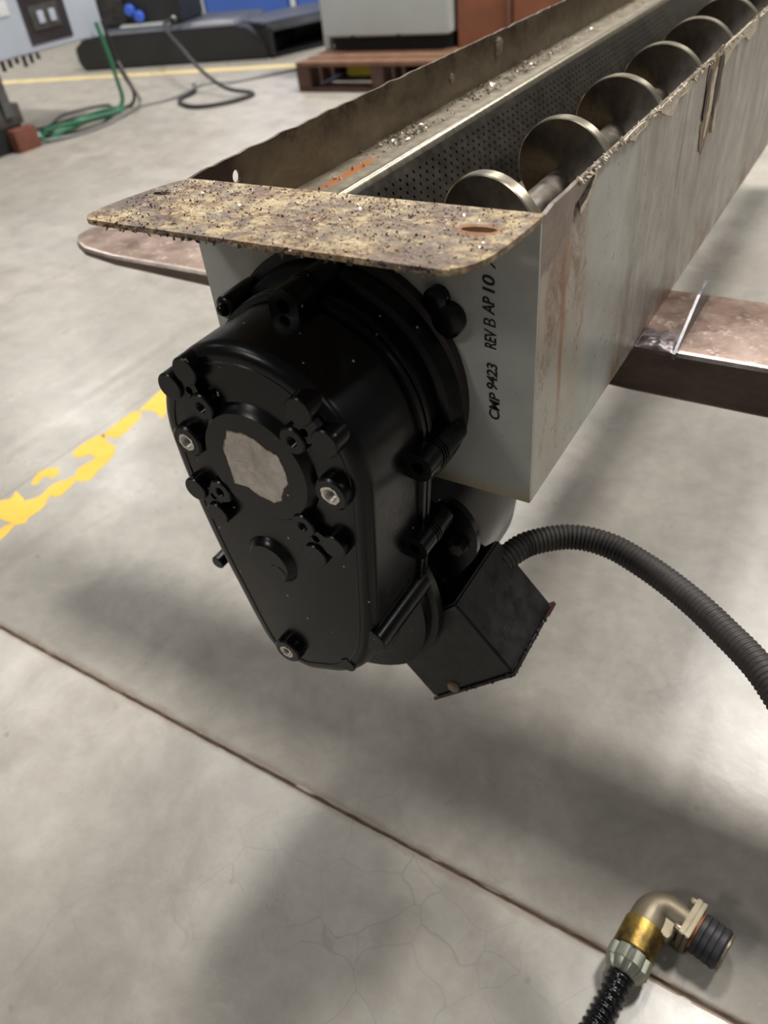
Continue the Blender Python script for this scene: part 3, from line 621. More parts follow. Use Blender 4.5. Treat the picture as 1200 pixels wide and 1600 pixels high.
for a0 in (129.5, 39.7, -50.0, -139.5):
    x, z = rot(0.0525, a0); bored('threaded_boss', x, z, 0.0100, 0.0042, YB+0.0005, YF+0.001, 'black_enamel', 'black_enamel', 0.007)
    for s in (-1, 1):
        x2, z2 = rot(0.0770, a0+s*9.2); disc('blank_boss', x2, z2, 0.0100, YB, -0.104)
    # web joining the three bosses, with a small pit in the middle
    xp, zp = rot(0.0655, a0); bm = bmesh.new()
    pts = [rot(0.055, a0-4), rot(0.072, a0-9), rot(0.079, a0-2), rot(0.079, a0+2), rot(0.072, a0+9), rot(0.055, a0+4)]
    plate(bm, ccw(pts), [circ2(xp, zp, 0.0032, 10)], lambda u, v, w: Vector((u, YB+0.0025+w, v)), 0.006); g = link('boss_web', bm, 'black_enamel', gm, False)
for x, z, hr in ((-0.0685, 0.5885, 0.0048), (0.0537, 0.5810, 0.0050), (-0.0265, 0.3785, 0.0046)):
    g = bored('bushed_boss', x, z, 0.0128, hr, YB+0.0005, YF+0.001, 'black_enamel', 'bushing_steel', 0.007, 0.0014)
    bm = bmesh.new(); loft(bm, [[Vector((x+r*math.cos(2*PI*k/28)*(1+jj*0.14*noise.noise(Vector((k*.9, x*50, 1)))), YB+0.0005-dd, z+r*math.sin(2*PI*k/28)*(1+jj*0.14*noise.noise(Vector((k*.9, x*50, 1)))))) for k in range(28)] for r, dd, jj in ((hr*1.42, -0.0004, 1), (hr*1.42, 0.0003, 1), (hr, 0.0003, 0), (hr, -0.003, 0))], False, False)
    link('bushing', bm, 'bushing_steel', g)
# raised round plateau with the bare alloy patch, small round boss with its dimple
bm = bmesh.new(); lathe(bm, (CX+0.001, YF+0.001, CZ-0.001), (0, -1, 0), [(0, 0.0490), (0.0010, 0.0484), (0.0066, 0.0440), (0.0074, 0.0430), (0.0074, 0.0200)], 72); link('centre_plateau', bm, 'black_enamel', gm, True, 25)
sil = [(-0.0262, 0.6093), (-0.0122, 0.6107), (0.0002, 0.6071), (0.0057, 0.6031), (0.0148, 0.6002), (0.0186, 0.5885), (0.0188, 0.5786), (0.0127, 0.5698), (0.0087, 0.5596), (0.0007, 0.5551), (-0.0128, 0.5577), (-0.0205, 0.5622), (-0.0333, 0.5616), (-0.0336, 0.5791), (-0.0349, 0.5922)]
random.seed(5)
rag = []
for i in range(len(sil)):
    a, b = Vector(sil[i-1]), Vector(sil[i])
    for k in range(7): q = a.lerp(b, k/7); rag.append((q.x+random.uniform(-.00045, .00045), q.y+random.uniform(-.00045, .00045)))
sl_ = ccw(rag)
bm = bmesh.new(); plate(bm, sl_, [], lambda u, v, w: Vector((u, -0.12445-w, v)), 0.0002); g = link('bare_patch', bm, 'alloy_fringe', gm, False)
cxs = sum(p[0] for p in sl_)/len(sl_); czs = sum(p[1] for p in sl_)/len(sl_)
s2 = [(cxs+(p[0]-cxs)*0.97+random.uniform(-.0003, .0003), czs+(p[1]-czs)*0.97+random.uniform(-.0003, .0003)) for p in sl_]
bm = bmesh.new(); plate(bm, s2, [], lambda u, v, w: Vector((u, -0.12460-w, v)), 0.0002); o = link('bare_face', bm, 'bare_alloy', g, False); o['label'] = 'worn bare grey alloy face'
bm = bmesh.new(); lathe(bm, (-0.0220, YF+0.001, 0.4850), (0, -1, 0), [(0, 0.0235), (0.0010, 0.0232), (0.0060, 0.0188), (0.0066, 0.0178), (0.0066, 0.001)], 48); g = link('round_boss', bm, 'black_enamel', gm, True, 25)
bm = bmesh.new(); lathe(bm, (-0.0150, YF-0.0052, 0.4775), (0, -1, 0), [(0, 0.009), (0.0008, 0.0082)], 28); link('dimple', bm, 'black_enamel', g)
disc('round_pad', 0.0330, 0.3860, 0.0070, YF-0.0012, YF+0.001, ch=0.0005)
# fin plates between cover and motor
# motor: flange disc, body, end bell, rear cap, bracket
MX, MZ = -0.042, 0.387
bm = bmesh.new(); lathe(bm, (MX, -0.0400, MZ), (0, 1, 0), [(0, 0.116), (0.001, 0.118), (0.009, 0.118), (0.011, 0.116)], 72); link('motor_flange', bm, 'black_grimy', gm)
bm = bmesh.new(); lathe(bm, (MX, -0.030, MZ), (0, 1, 0), [(0, 0.108), (0.018, 0.108), (0.020, 0.112), (0.034, 0.114), (0.036, 0.1165), (0.160, 0.1165), (0.180, 0.111), (0.196, 0.095)], 72); link('motor_body', bm, 'black_enamel', gm)
for x, z in ((0.012, 0.310), (0.036, 0.322), (-0.005, 0.296)):
    bm = bmesh.new(); lathe(bm, (x, -0.0392, z), (0, -1, 0), [(0, 0.0032), (0.0012, 0.0026)], 12); link('flange_hole', bm, 'black_pit', gm)
# curved rib rising off the flange on the right
pts = []
for k in range(15):
    a = math.radians(-38+52*k/14); pts.append((MX+0.105*math.cos(a), MZ+0.105*math.sin(a)))
for k in range(14, -1, -1):
    a = math.radians(-38+52*k/14); rr = 0.105+0.011*math.sin(PI*k/14); pts.append((MX+rr*math.cos(a), MZ+rr*math.sin(a)))
bm = bmesh.new(); plate(bm, ccw([(MX+(r_)*math.cos(math.radians(a_)), MZ+r_*math.sin(math.radians(a_))) for r_, a_ in [(0.088, -34+4*k) for k in range(15)]+[(0.112, 22-4*k) for k in range(15)]]), [], lambda u, v, w: Vector((u, -0.0520+w, v)), 0.013)
link('flange_rib', bm, 'black_enamel', gm, True, 30)
# bracket plate with hex bolt on the motor's right shoulder
bm = bmesh.new(); plate(bm, ccw(jag([(0.078, 0.497), (0.098, 0.480), (0.101, 0.450), (0.088, 0.425), (0.078, 0.410), (0.060, 0.410), (0.052, 0.44), (0.056, 0.475)], 0, 5)), [], lambda u, v, w: Vector((u, -0.0130+w, v)), 0.006); g = link('bracket_plate', bm, 'black_enamel', gm, True, 30)
bm = bmesh.new(); lathe(bm, (0.0855, -0.0130, 0.4545), (0, -1, 0), [(0, 0.0095), (0.001, 0.0095), (0.001, 0.0068), (0.0075, 0.0068), (0.0083, 0.0055)], 6); link('hex_bolt', bm, 'black_grimy', g, False)
# terminal box: rotated 45 degrees, sticking out below right
d = Vector((0.0867, 0, 0.0925)).normalized()*1.0         # across the box
e = Vector((0.0513, 0, -0.0586)).normalized()            # outwards
c0 = Vector((0.0602, 0, 0.2471)); wdt = (Vector((0.1417, 0, 0.3371))-c0).length; dep = 0.085
bx = root
bm = bmesh.new()
def P3(u, v, y): return c0+d*u-e*v+Vector((0, y, 0))
ring = lambda v, g_=0: [P3(0-g_, v, -0.030-g_), P3(wdt+g_, v, -0.030-g_), P3(wdt+g_, v, 0.061+g_), P3(0-g_, v, 0.061+g_)]
loft(bm, [ring(0.001), ring(dep)]); bmesh.ops.bevel(bm, geom=[ed for ed in bm.edges], offset=0.0022, segments=3, affect='EDGES')
g = link('terminal_box', bm, 'black_grimy', gm)
bm = bmesh.new(); loft(bm, [ring(-0.0022, 0.0016), ring(0.0010, 0.0016)]); bmesh.ops.bevel(bm, geom=[ed for ed in bm.edges], offset=0.0006, segments=1, affect='EDGES'); link('box_lid', bm, 'black_grimy', g)
bm = bmesh.new(); loft(bm, [[P3(wdt-0.03, -0.0026, 0.046), P3(wdt+0.0024, -0.0026, 0.046), P3(wdt+0.0024, -0.0026, 0.0634), P3(wdt-0.03, -0.0026, 0.0634)], [P3(wdt-0.03, 0.0012, 0.040), P3(wdt+0.0024, 0.0012, 0.040), P3(wdt+0.0024, 0.0012, 0.0634), P3(wdt-0.03, 0.0012, 0.0634)]]); link('gasket_end', bm, 'red_paint', g, False)
bm = bmesh.new(); lathe(bm, P3(0.038, 0.006, -0.0300), (0, -1, 0), [(0, 0.0066), (0.0012, 0.0066), (0.0032, 0.0050), (0.0036, 0.002)], 16); link('lid_screw', bm, 'alloy_fringe', g)
# rough debris on the lid edge
random.seed(3); bm = bmesh.new()
for _ in range(120):
    t_ = random.random(); p = P3(wdt+0.001, random.uniform(-.002, .002), -0.031+0.09*t_) if random.random() < .7 else P3(wdt*(0.4+0.6*t_), random.uniform(-.002, .002), -0.0315)
    shard(bm, p, random.uniform(.0008, .002), (0.5, -0.5, 0.7), random.randrange(2), 0.5)
o = link('grime_crumbs', bm, ['black_grimy', 'brown_rim'], g, False); o['kind'] = 'stuff'

# ================================================================= CONDUIT from the terminal box to the floor, out of frame
cd = root('corrugated_conduit', 'thick dark corrugated rubber conduit arching from the motor terminal box to the right', 'conduit', (0.11, 0.07, 0.38))
path = catmull([(0.085, 0.035, 0.372), (0.0985, 0.064, 0.381), (0.1110, 0.0850, 0.383), (0.1405, 0.1085, 0.3825), (0.1760, 0.1140, 0.3810), (0.2150, 0.1020, 0.3800), (0.2539, 0.0818, 0.3800), (0.2911, 0.0560, 0.3800), (0.3315, 0.0210, 0.3800), (0.375, -0.030, 0.366), (0.42, -0.085, 0.32), (0.46, -0.14, 0.24), (0.50, -0.19, 0.13), (0.54, -0.24, 0.04), (0.60, -0.31, 0.0135), (0.70, -0.42, 0.0135), (0.85, -0.52, 0.0135)], False, 12)
# resample evenly then ripple the radius
res = [path[0]]; step = 0.0011; acc = 0
for a, b in zip(path, path[1:]):
    d_ = (b-a).length; t_ = step-acc
    while t_ <= d_: res.append(a+(b-a)*(t_/d_)); t_ += step
    acc = d_-(t_-step)
bm = bmesh.new(); tube(bm, res, 0.0125, 20, lambda i: 0.0119+0.0007*math.sin(i*2*PI/4))
link('ribbed_sleeve', bm, 'conduit_rubber', cd, True, 70)
bm = bmesh.new(); dd = (res[12]-res[0]).normalized(); lathe(bm, res[0], dd, [(0, 0.015), (0.012, 0.015), (0.013, 0.013), (0.022, 0.013)], 6); link('gland_nut', bm, 'black_grimy', cd, False)

# ================================================================= FORK under the trough
fk = root('steel_fork', 'worn brown steel lift fork passing crosswise under the trough', 'fork', (0.3, 0.33, 0.45))
zt = 0.5072
def fork_section(x, yf, yb, zb_, b=0.004):
    return [Vector((x, yf, zb_+b)), Vector((x, yf, zt-b)), Vector((x, yf+b*0.7, zt-b*0.2)), Vector((x, yf+b*1.6, zt)), Vector((x, yb-b*1.6, zt)), Vector((x, yb, zt-b)), Vector((x, yb, zb_+b)), Vector((x, yb-b, zb_)), Vector((x, yf+b, zb_))]
bm = bmesh.new(); secs = []
for x, yf, yb, zb_ in [(-0.722, 0.322, 0.334, 0.497), (-0.717, 0.305, 0.350, 0.496), (-0.700, 0.288, 0.372, 0.495), (-0.665, 0.270, 0.390, 0.4935), (-0.60, 0.262, 0.398, 0.4915), (-0.42, 0.261, 0.402, 0.486), (-0.14, 0.262, 0.402, 0.470), (0.14, 0.262, 0.402, 0.456), (0.7, 0.262, 0.402, 0.452), (1.08, 0.262, 0.402, 0.452)]:
    secs.append(fork_section(x, yf, yb, zb_, 0.004 if x > -0.7 else 0.002))
loft(bm, secs)
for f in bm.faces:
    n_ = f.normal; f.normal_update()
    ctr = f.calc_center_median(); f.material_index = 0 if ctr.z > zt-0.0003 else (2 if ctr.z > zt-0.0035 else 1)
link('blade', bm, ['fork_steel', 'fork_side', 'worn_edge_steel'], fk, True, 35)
bm = bmesh.new(); box(bm, 1.06, 1.11, 0.262, 0.402, 0.452, 1.0, 0.006); link('shank', bm, 'fork_side', fk)
# bent tab welded beside the trough
tb = root('angle_tab', 'thin bent steel tab standing upright on the fork beside the trough', 'bracket', (0.16, 0.33, zt))
bm = bmesh.new()
vs_ = [(0.2560, zt-0.004), (0.256, zt+0.002), (0.335, 0.5345), (0.365, 0.5365), (0.385, 0.529), (0.396, 0.5205), (0.398, zt+0.0004), (0.262, zt+0.0004)]
plate(bm, vs_, [], lambda u, v, w: Vector((0.1775+w, u, v)), 0.0028)
link('upright', bm, 'tab_steel', tb, False)
bm = bmesh.new(); box(bm, 0.1405, 0.1790, 0.2575, 0.2990, zt+0.0003, zt+0.0026, 0.0008); link('foot', bm, 'weld_metal', tb)
bm = bmesh.new(); bmesh.ops.create_grid(bm, x_segments=24, y_segments=14, size=0.5)
for v in bm.verts:
    u, w = v.co.x, v.co.y
    h = 0.0045*max(0, (1-(2*u)**2)*(1-(2*w)**2))**0.5*(0.75+0.5*noise.noise(Vector((u*6, w*5, 3))))
    v.co = Vector((0.160+u*0.036, 0.270+w*0.026, zt+0.0024+h))
link('weld_bead', bm, 'weld_metal', tb)

# ================================================================= CONNECTOR on the floor
cn = root('cable_connector', 'right-angle olive metal cable connector with black ribbed coupling ring lying on the floor', 'connector', (0.305, -0.04, 0))
K = 0.024                                             # height of the axes
d1 = Vector((0.12, 1, 0)).normalized(); E0 = Vector((0.3045, -0.036, K)); d2 = Vector((0.955, -0.22, 0)).normalized()
# elbow leg 1 (from the brass sleeve up to the bend) and leg 2
bm = bmesh.new()
bend = [E0+d1*(-0.012), E0+d1*(-0.002)]
corner = E0+d1*0.020
for k in range(1, 8):
    t_ = k/8; a_, b_, c_ = E0+d1*0.0, corner, corner+d2*0.020
    bend.append(a_*(1-t_)**2+b_*2*t_*(1-t_)+c_*t_**2)
bend += [corner+d2*0.024, corner+d2*0.032]
tube(bm, bend, 0.0175, 28, lambda i: 0.0185 if i < 2 else 0.0185-0.0022*min(1, (i-1)/4))
link('elbow', bm, 'olive_alloy', cn, True, 45)
bm = bmesh.new(); q1 = E0+d1*(-0.010)
# gusset between the legs
gp = [E0+d1*(-0.011)+d2*0.010, E0+d1*(-0.011)+d2*0.0235, corner+d2*0.030-d1*0.014, corner+d2*0.008-d1*0.004]
loft(bm, [[p+Vector((0, 0, 0.0100)) for p in gp], [p-Vector((0, 0, 0.0100)) for p in gp]]); bmesh.ops.bevel(bm, geom=list(bm.edges), offset=0.0008, segments=1, affect='EDGES'); link('gusset', bm, 'olive_alloy', cn)
bm = bmesh.new(); lathe(bm, E0+d1*(-0.0105), -d1, [(0, 0.0190), (0.001, 0.0205), (0.031, 0.0212), (0.0325, 0.0195)], 40); link('brass_sleeve', bm, 'olive_brass', cn)
bm = bmesh.new(); lathe(bm, E0+d1*(-0.0425), -d1, [(0, 0.0200), (0.0015, 0.0200)], 32); link('seal_ring', bm, 'brown_rim', cn)
bm = bmesh.new(); lathe(bm, E0+d1*(-0.0435), -d1, [(0, 0.0200), (0.001, 0.0222), (0.014, 0.0225), (0.0145, 0.0215), (0.021, 0.0180), (0.024, 0.014)], 96, shape=lambda th: 1.0-0.13*max(0, math.cos(8*th))**2); link('clamp_nut', bm, 'nut_zinc', cn, True, 25)
fc = corner+d2*0.032
bm = bmesh.new(); a_, s_, t_ = frame_to(d2)
def fl(w0, w1, h): 
    loft(bm, [[fc+d2*w+s_*(sx*h)+Vector((0, 0, 1))*(sz*min(h, K-0.0005)) for sx, sz in ((-1, -1), (1, -1), (1, 1), (-1, 1))] for w in (w0, w1)])
fl(0, 0.0055, 0.0215); fl(0.0062, 0.0105, 0.0215); fl(0.0050, 0.0065, 0.0205); bmesh.ops.bevel(bm, geom=list(bm.edges), offset=0.0008, segments=2, affect='EDGES'); link('square_flange', bm, 'olive_alloy', cn)
for sx in (-1, 1):
    for sz in (-1, 1):
        bm = bmesh.new(); lathe(bm, fc+s_*(sx*0.0168)+Vector((0, 0, sz*0.0165)), -d2, [(0, 0.0042), (0.0050, 0.0042), (0.006, 0.0034), (0.006, 0.002), (0.0052, 0.0019)], 16); link('flange_screw', bm, 'screw_steel', cn)
bm = bmesh.new(); lathe(bm, fc+d2*0.0105, d2, [(0, 0.0190), (0.0035, 0.0190)], 32); link('orange_washer', bm, 'orange_seal', cn)
pr = [(0, 0.0195)]
for k in range(4): pr += [(0.001+k*0.0066, 0.0215), (0.0055+k*0.0066, 0.0220), (0.0062+k*0.0066, 0.0208)]
bm = bmesh.new(); lathe(bm, fc+d2*0.0135, d2, pr+[(0.0275, 0.020)], 48); link('coupling_ring', bm, 'ring_rubber', cn, True, 30)
bm = bmesh.new(); lathe(bm, fc+d2*0.0400, d2, [(0, 0.0190), (0.003, 0.0190), (0.0038, 0.0180), (0.0038, 0.0160), (-0.004, 0.0155)], 40); link('shell_lip', bm, 'olive_alloy', cn)
# glossy corrugated cable leaving the nut
cp = catmull([E0+d1*(-0.062), E0+d1*(-0.085), (0.2900, -0.146, 0.017), (0.282, -0.185, 0.015), (0.272, -0.24, 0.0145), (0.25, -0.34, 0.0145), (0.21, -0.5, 0.0145), (0.2, -0.7, 0.0145)], False, 14)
res = [cp[0]]; step = 0.0012; acc = 0
for a, b in zip(cp, cp[1:]):
    d_ = (b-a).length; t_ = step-acc
    while t_ <= d_: res.append(a+(b-a)*(t_/d_)); t_ += step
    acc = d_-(t_-step)
def rr_(i):
    ph = (i % 6)/6; return 0.0112+0.0026*math.sin(PI*min(1, ph*1.35)) if ph < 0.75 else 0.0112
bm = bmesh.new(); tube(bm, res, 0.0135, 22, rr_); link('corrugated_cable', bm, 'cable_plastic', cn, True, 80)

# ================================================================= BACKGROUND
def obox(name, o, dx, dy, w, d, z0, z1, mat, parent, bev=0.004):
    """box standing on a local frame: origin o (front left corner), dx along the front, dy into depth"""
    bm = bmesh.new(); o = Vector((o[0], o[1], 0)); dx = Vector((dx[0], dx[1], 0)).normalized(); dy = Vector((-dx.y, dx.x, 0))
    pts = [o, o+dx*w, o+dx*w+dy*d, o+dy*d]; loft(bm, [[p+Vector((0, 0, z0)) for p in pts], [p+Vector((0, 0, z1)) for p in pts]])
    if bev: bmesh.ops.bevel(bm, geom=list(bm.edges), offset=bev, segments=2, affect='EDGES')
    return link(name, bm, mat, parent)
DX = Vector((0.995, 0.075, 0)).normalized(); DY = Vector((-DX.y, DX.x, 0))
PO = Vector((-2.585, 3.305, 0))
def po(u, v): p = PO+DX*u+DY*v; return (p.x, p.y)
pl = root('wooden_pallet', 'brown wooden pallet on the floor under the grey cabinet', 'pallet', (*po(0.7, 0.5), 0))
for k in range(8): obox('deck_board', po(0, 0.02+k*0.125), DX, DY, 1.5, 0.10, 0.122, 0.143, 'wood', pl)
for v_ in (0.02, 0.47, 0.92): obox('bottom_board', po(0, v_), DX, DY, 1.5, 0.10, 0.002, 0.022, 'wood_dark', pl)
for u_ in (0.0, 0.46, 0.92, 1.38):
    obox('stringer', po(u_, 0.02), DX, DY, 0.075 if u_ else 0.085, 0.98, 0.022, 0.122, 'wood_dark', pl)
gc = root('grey_cabinet', 'large light grey steel cabinet standing on the wooden pallet', 'cabinet', (*po(0.45, 0.6), 0.143))
obox('cabinet_body', po(0.05, 0.28), DX, DY, 0.755, 0.55, 0.215, 1.25, 'cabinet_grey', gc, 0.008)
obox('plinth', po(0.07, 0.34), DX, DY, 0.73, 0.45, 0.1435, 0.215, 'dark_base', gc)
for u_ in (0.22, 0.50): obox('door_clip', po(u_, 0.272), DX, DY, 0.022, 0.01, 0.208, 0.222, 'dark_base', gc, 0.001)
obox('post', po(-0.005, 0.36), DX, DY, 0.04, 0.04, 0.1435, 1.3, 'white_metal', gc, 0.004)
wc = root('wooden_crate', 'reddish brown wooden crate behind the trough beside the grey cabinet', 'crate', (*po(1.15, 0.6), 0.143))
for k in range(4): obox('crate_panel', po(0.828+k*0.30, 0.34), DX, DY, 0.285, 0.03, 0.1435, 1.1, 'crate_wood', wc, 0.003)
for k in range(4): obox('crate_cleat', po(0.90+k*0.30-0.075+0.275, 0.318), DX, DY, 0.02, 0.02, 0.1435, 1.1, 'crate_cleat', wc, 0.002)
obox('crate_body', po(0.828, 0.372), DX, DY, 1.19, 0.5, 0.1435, 1.095, 'crate_wood', wc, 0.003)
t = obox('yellow_wedge', po(0.16, 0.30), DX, DY, 0.16, 0.06, 0.023, 0.075, 'yellow_plastic', None, 0.004); tag(t, 'small yellow plastic piece lying inside the wooden pallet', 'wedge')
# long black ramp-shaped enclosure
bxr = root('black_case', 'long low black plastic case with chamfered end on the far floor', 'case', (-4.1, 4.1, 0))
FO = Vector((-4.83, 3.72, 0)); FX = Vector((1.36, 0.445, 0)).normalized(); FY = Vector((-FX.y, FX.x, 0)); LN = 1.45; DP = 0.62
def fp(u, v, z): return FO+FX*u+FY*v+Vector((0, 0, z))
bm = bmesh.new(); Zt = 0.205
prof = [(0.03, 0), (0.0, 0.05), (0.0, 0.14), (0.06, Zt-0.03), (0.10, Zt), (LN-0.22, Zt), (LN-0.12, Zt-0.02), (LN, 0.07), (LN, 0.0)]
loft(bm, [[fp(u, v, z) for u, z in prof] for v in (0, DP)]); bmesh.ops.bevel(bm, geom=list(bm.edges), offset=0.01, segments=2, affect='EDGES')
link('case_body', bm, 'black_plastic', bxr)
bm = bmesh.new(); loft(bm, [[fp(u, v, Zt+0.001) for u, v in ((0.12, 0.02), (LN-0.2, 0.02), (LN-0.2, DP-0.02), (0.12, DP-0.02))], [fp(u, v, Zt+0.022) for u, v in ((0.15, 0.05), (LN-0.24, 0.05), (LN-0.24, DP-0.05), (0.15, DP-0.05))]]); link('case_lid', bm, 'dark_lid', bxr)
# right-hand hollow tray with raised dark frame
tx = root('black_tray', 'black open tray with raised rim behind the long black case', 'tray', (-3.2, 4.5, 0))
G0 = Vector((-3.43, 4.15, 0)); GX = Vector((0.32, 0.85, 0)).normalized(); GY = Vector((-GX.y, GX.x, 0))
def gp_(u, v, z): return G0+GX*u+GY*v+Vector((0, 0, z))
def gbox(u0, u1, v0, v1, z0, z1, name, mat):
    bm = bmesh.new(); loft(bm, [[gp_(u0, v0, z0), gp_(u1, v0, z0), gp_(u1, v1, z0), gp_(u0, v1, z0)], [gp_(u0, v0, z1), gp_(u1, v0, z1), gp_(u1, v1, z1), gp_(u0, v1, z1)]]); bmesh.ops.bevel(bm, geom=list(bm.edges), offset=0.006, segments=2, affect='EDGES'); link(name, bm, mat, tx)
gbox(0.02, 0.06, 0, 0.5, 0, 0.18, 'tray_side', 'black_plastic'); gbox(0.9, 0.94, 0, 0.5, 0, 0.18, 'tray_side', 'black_plastic')
gbox(0.02, 0.94, 0.46, 0.5, 0, 0.20, 'tray_side', 'black_plastic'); gbox(0.02, 0.94, 0.0, 0.46, 0.002, 0.02, 'tray_floor', 'dark_base')
gbox(0.02, 0.94, 0.0, 0.03, 0.15, 0.19, 'tray_rim', 'dark_lid'); gbox(0.02, 0.94, 0.03, 0.50, 0.185, 0.205, 'tray_cover', 'dark_lid')
# lockers
LO = Vector((-5.22, 5.50, 0)); LX = Vector((0.90, 0.43, 0)).normalized(); LY = Vector((-LX.y, LX.x, 0))
for k in range(3):
    p0 = LO+LX*(k*0.82+0.04)
    lk = root('blue_locker', ('first', 'second', 'third', 'fourth', 'fifth')[k]+' blue steel locker from the left in the row at the back', 'locker', (p0.x, p0.y, 0), 'blue lockers along the back')
    def lb(name, u0, u1, v0, v1, z0, z1, mat):
        bm = bmesh.new(); q = [p0+LX*u+LY*v for u, v in ((u0, v0), (u1, v0), (u1, v1), (u0, v1))]; loft(bm, [[a+Vector((0, 0, z0)) for a in q], [a+Vector((0, 0, z1)) for a in q]]); return link(name, bm, mat, lk, False)
    lb('locker_body', 0, 0.78, 0.03, 0.55, 0.03, 1.9, 'locker_blue'); lb('plinth', 0.02, 0.76, 0.06, 0.53, 0, 0.03, 'dark_base')
    dr = lb('door', 0.02, 0.74, 0.0, 0.028, 0.05, 1.86, 'locker_blue')
    for zz in range(7):
        for cc in range(4):
            bm = bmesh.new(); q = [p0+LX*u+LY*v for u, v in ((0.08+cc*0.16, -0.008), (0.18+cc*0.16, -0.008), (0.18+cc*0.16, 0.0), (0.08+cc*0.16, 0.0))]
            loft(bm, [[a+Vector((0, 0, 0.25+zz*0.06)) for a in q], [a+Vector((0, 0, 0.262+zz*0.06)) for a in q]]); o = link('louvre', bm, 'panel_grey' if False else 'locker_blue', lk, False); o.parent = dr; o.matrix_parent_inverse = dr.matrix_world.inverted()
    lb('post', -0.045, -0.005, 0.0, 0.05, 0, 1.95, 'white_metal')
# control cabinet at left: raised panel box on a machine leg
cc = root('control_cabinet', 'light grey control cabinet with a dark window on a machine frame at the left', 'cabinet', (-3.6, 2.3, 0.0))
def ab(name, x0, x1, y0, y1, z0, z1, mat, parent, bev=0.004):
    bm = bmesh.new(); box(bm, x0, x1, y0, y1, z0, z1, bev); return link(name, bm, mat, parent)
ab('cabinet_body', -3.85, -3.41, 1.7, 2.80, 0.3727, 1.1, 'panel_grey', cc, 0.006)
ab('cabinet_door', -3.408, -3.398, 1.72, 2.69, 0.380, 1.09, 'panel_grey', cc, 0.003)
w_ = ab('viewing_window', -3.397, -3.392, 2.325, 2.585, 0.405, 0.70, 'window_dark', cc, 0.002)
ab('breaker', -3.393, -3.385, 2.36, 2.53, 0.46, 0.56, 'machine_grey', w_, 0.002)
for yy_ in (2.40, 2.47): ab('switch', -3.387, -3.378, yy_, yy_+0.035, 0.485, 0.535, 'panel_grey', w_, 0.002)
ab('name_plate', -3.397, -3.393, 2.02, 2.26, 0.54, 0.60, 'white_metal', cc, 0.002)
ab('leg', -3.62, -3.42, 1.80, 2.10, 0.145, 0.375, 'machine_grey', cc, 0.006); ab('leg_plate', -3.60, -3.405, 1.98, 2.14, 0.11, 0.20, 'machine_grey', cc, 0.006)
ab('leg_pipe', -3.43, -3.39, 2.04, 2.09, 0.15, 0.37, 'tab_steel', cc, 0.006); ab('foot_base', -3.66, -3.41, 1.80, 2.12, 0.0, 0.11, 'dark_base', cc, 0.005)
ab('orange_foot', -3.41, -3.35, 2.02, 2.15, 0.0, 0.10, 'rust_orange', cc, 0.004)
for k in range(6): ab('cable_stub', -3.46+0.01*k, -3.445+0.01*k, 2.16+0.035*k, 2.175+0.035*k, 0.325+0.01*(k % 3), 0.373, 'machine_grey', cc, 0.002)
# dark pump with blue caps standing on the case
pm = root('small_pump', 'dark pump block with blue caps standing on the long black case', 'pump', (-4.0, 4.2, 0.227))
pp = fp(0.50, 0.30, 0)
def pb(name, u0, u1, v0, v1, z0, z1, mat): 
    bm = bmesh.new(); loft(bm, [[fp(a, b, z) for a, b in ((u0, v0), (u1, v0), (u1, v1), (u0, v1))] for z in (z0, z1)]); bmesh.ops.bevel(bm, geom=list(bm.edges), offset=0.015, segments=3, affect='EDGES'); link(name, bm, mat, pm)
pb('pump_body', 0.42, 0.82, 0.12, 0.5, 0.227, 0.46, 'black_plastic'); pb('pump_rail', 0.36, 0.74, 0.06, 0.11, 0.227, 0.248, 'white_metal'); pb('side_block', 0.10, 0.40, 0.15, 0.5, 0.227, 0.55, 'machine_grey')
for u_, v_, z_ in ((0.46, 0.10, 0.33), (0.40, 0.12, 0.43), (0.52, 0.10, 0.29), (0.30, 0.12, 0.46), (0.14, 0.12, 0.30)):
    bm = bmesh.new(); lathe(bm, fp(u_, v_, z_), -FY, [(0, 0.035), (0.02, 0.035), (0.03, 0.028)], 20); link('blue_cap', bm, 'blue_plastic', pm)
bm = bmesh.new(); bmesh.ops.create_uvsphere(bm, u_segments=16, v_segments=10, radius=0.018); bmesh.ops.translate(bm, vec=fp(0.78, 0.08, 0.262), verts=bm.verts); link('round_fitting', bm, 'bushing_steel', pm)
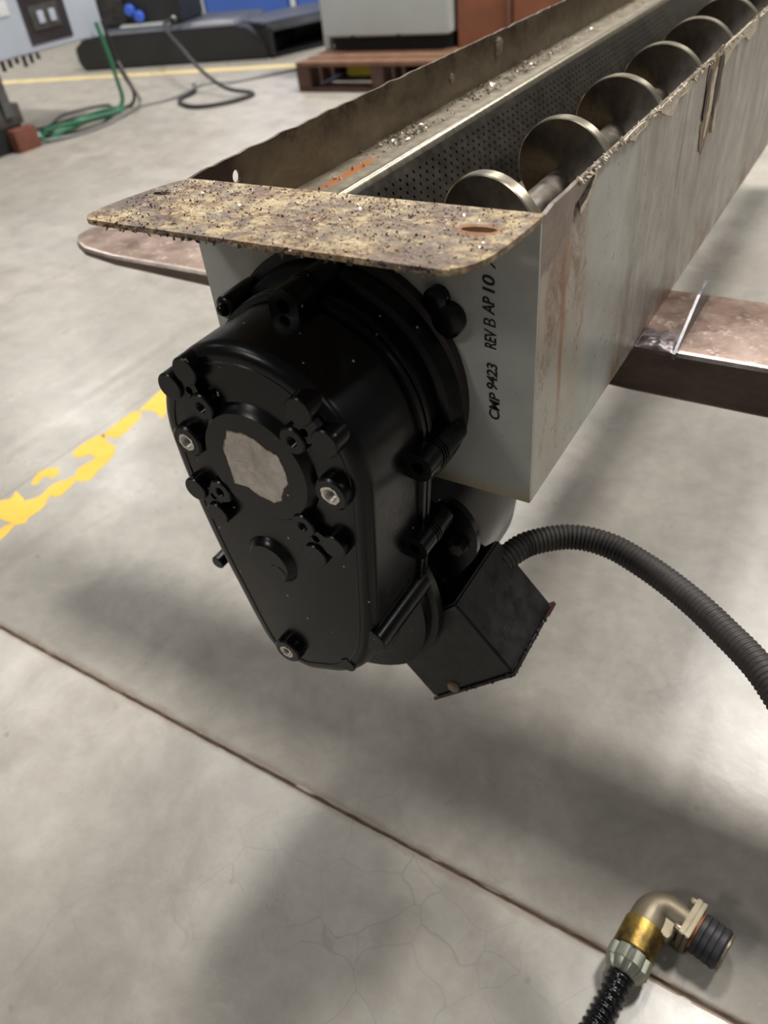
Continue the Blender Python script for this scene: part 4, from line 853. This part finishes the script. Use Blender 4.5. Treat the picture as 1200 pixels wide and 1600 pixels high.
# hoses and cables
def cable(name, pts, r, mat, label, cat='cable', group=None):
    bm = bmesh.new(); tube(bm, catmull(pts, False, 8), r, 10); return tag(link(name, bm, mat), label, cat, group)
GR = 0.012
cable('green_hose', [(-3.36, 2.72, 0.44), (-3.36, 2.74, 0.30), (-3.37, 2.76, 0.16), (-3.39, 2.77, 0.06), (-3.42, 2.70, 0.014), (-3.47, 2.55, 0.014), (-3.43, 2.40, 0.014), (-3.47, 2.26, 0.014), (-3.40, 2.18, 0.02), (-3.36, 2.16, 0.05)], 0.011, 'green_hose', 'green hose hanging from the grey control cabinet to the floor', 'hose')
cable('green_hose', [(-3.38, 2.17, 0.05), (-3.36, 2.20, 0.012), (-3.42, 2.34, 0.012), (-3.52, 2.50, 0.012), (-3.46, 2.66, 0.036), (-3.40, 2.76, 0.034), (-3.36, 2.70, 0.030), (-3.40, 2.50, 0.034), (-3.46, 2.36, 0.034), (-3.40, 2.22, 0.05)], 0.010, 'green_hose', 'green hose looped flat on the floor below the control cabinet', 'hose')
cable('black_cable', [(-3.42, 2.16, 0.06), (-3.52, 2.26, 0.010), (-3.62, 2.42, 0.010), (-3.60, 2.62, 0.010), (-3.50, 2.80, 0.010), (-3.40, 2.84, 0.03), (-3.36, 2.84, 0.10), (-3.37, 2.80, 0.22), (-3.37, 2.77, 0.44)], 0.009, 'black_cable', 'black cable looping beside the green hoses up to the control cabinet')
cable('black_cable', [(-3.405, 2.13, 0.05), (-3.44, 2.28, 0.008), (-3.34, 2.42, 0.008), (-3.36, 2.60, 0.008), (-3.45, 2.72, 0.05), (-3.58, 2.52, 0.048), (-3.50, 2.34, 0.04), (-3.44, 2.20, 0.06)], 0.007, 'black_cable', 'thin black cable lying among the green hoses on the floor')
cable('grey_cable', [(-3.41, 2.10, 0.02), (-3.30, 2.30, 0.008), (-3.28, 2.50, 0.008), (-3.32, 2.66, 0.008), (-3.36, 2.86, 0.03), (-3.345, 2.83, 0.12), (-3.36, 2.79, 0.25)], 0.008, 'grey_cable', 'thin grey cable in front of the green hoses')
cable('floor_cable', [tuple(fp(0.78, 0.10, 0.262)), (-3.96, 3.78, 0.26), (-3.50, 3.42, 0.20), (-3.20, 3.25, 0.11), (-3.00, 3.20, 0.04), (-2.83, 3.22, 0.013), (-2.84, 3.06, 0.012), (-2.96, 2.92, 0.012), (-3.12, 2.95, 0.012), (-3.24, 3.06, 0.012), (-3.28, 3.22, 0.012), (-3.42, 3.38, 0.012)], 0.011, 'black_cable', 'thick black cable dropping from the black case to a loop on the floor')
cable('floor_cable', [(-3.42, 2.84, 0.008), (-3.32, 3.08, 0.008), (-3.26, 3.28, 0.034), (-3.19, 3.50, 0.008), (-3.08, 3.66, 0.008), (-2.95, 3.86, 0.008), (-2.5, 4.35, 0.008)], 0.007, 'grey_cable', 'long thin dark cable running across the floor towards the pallet')
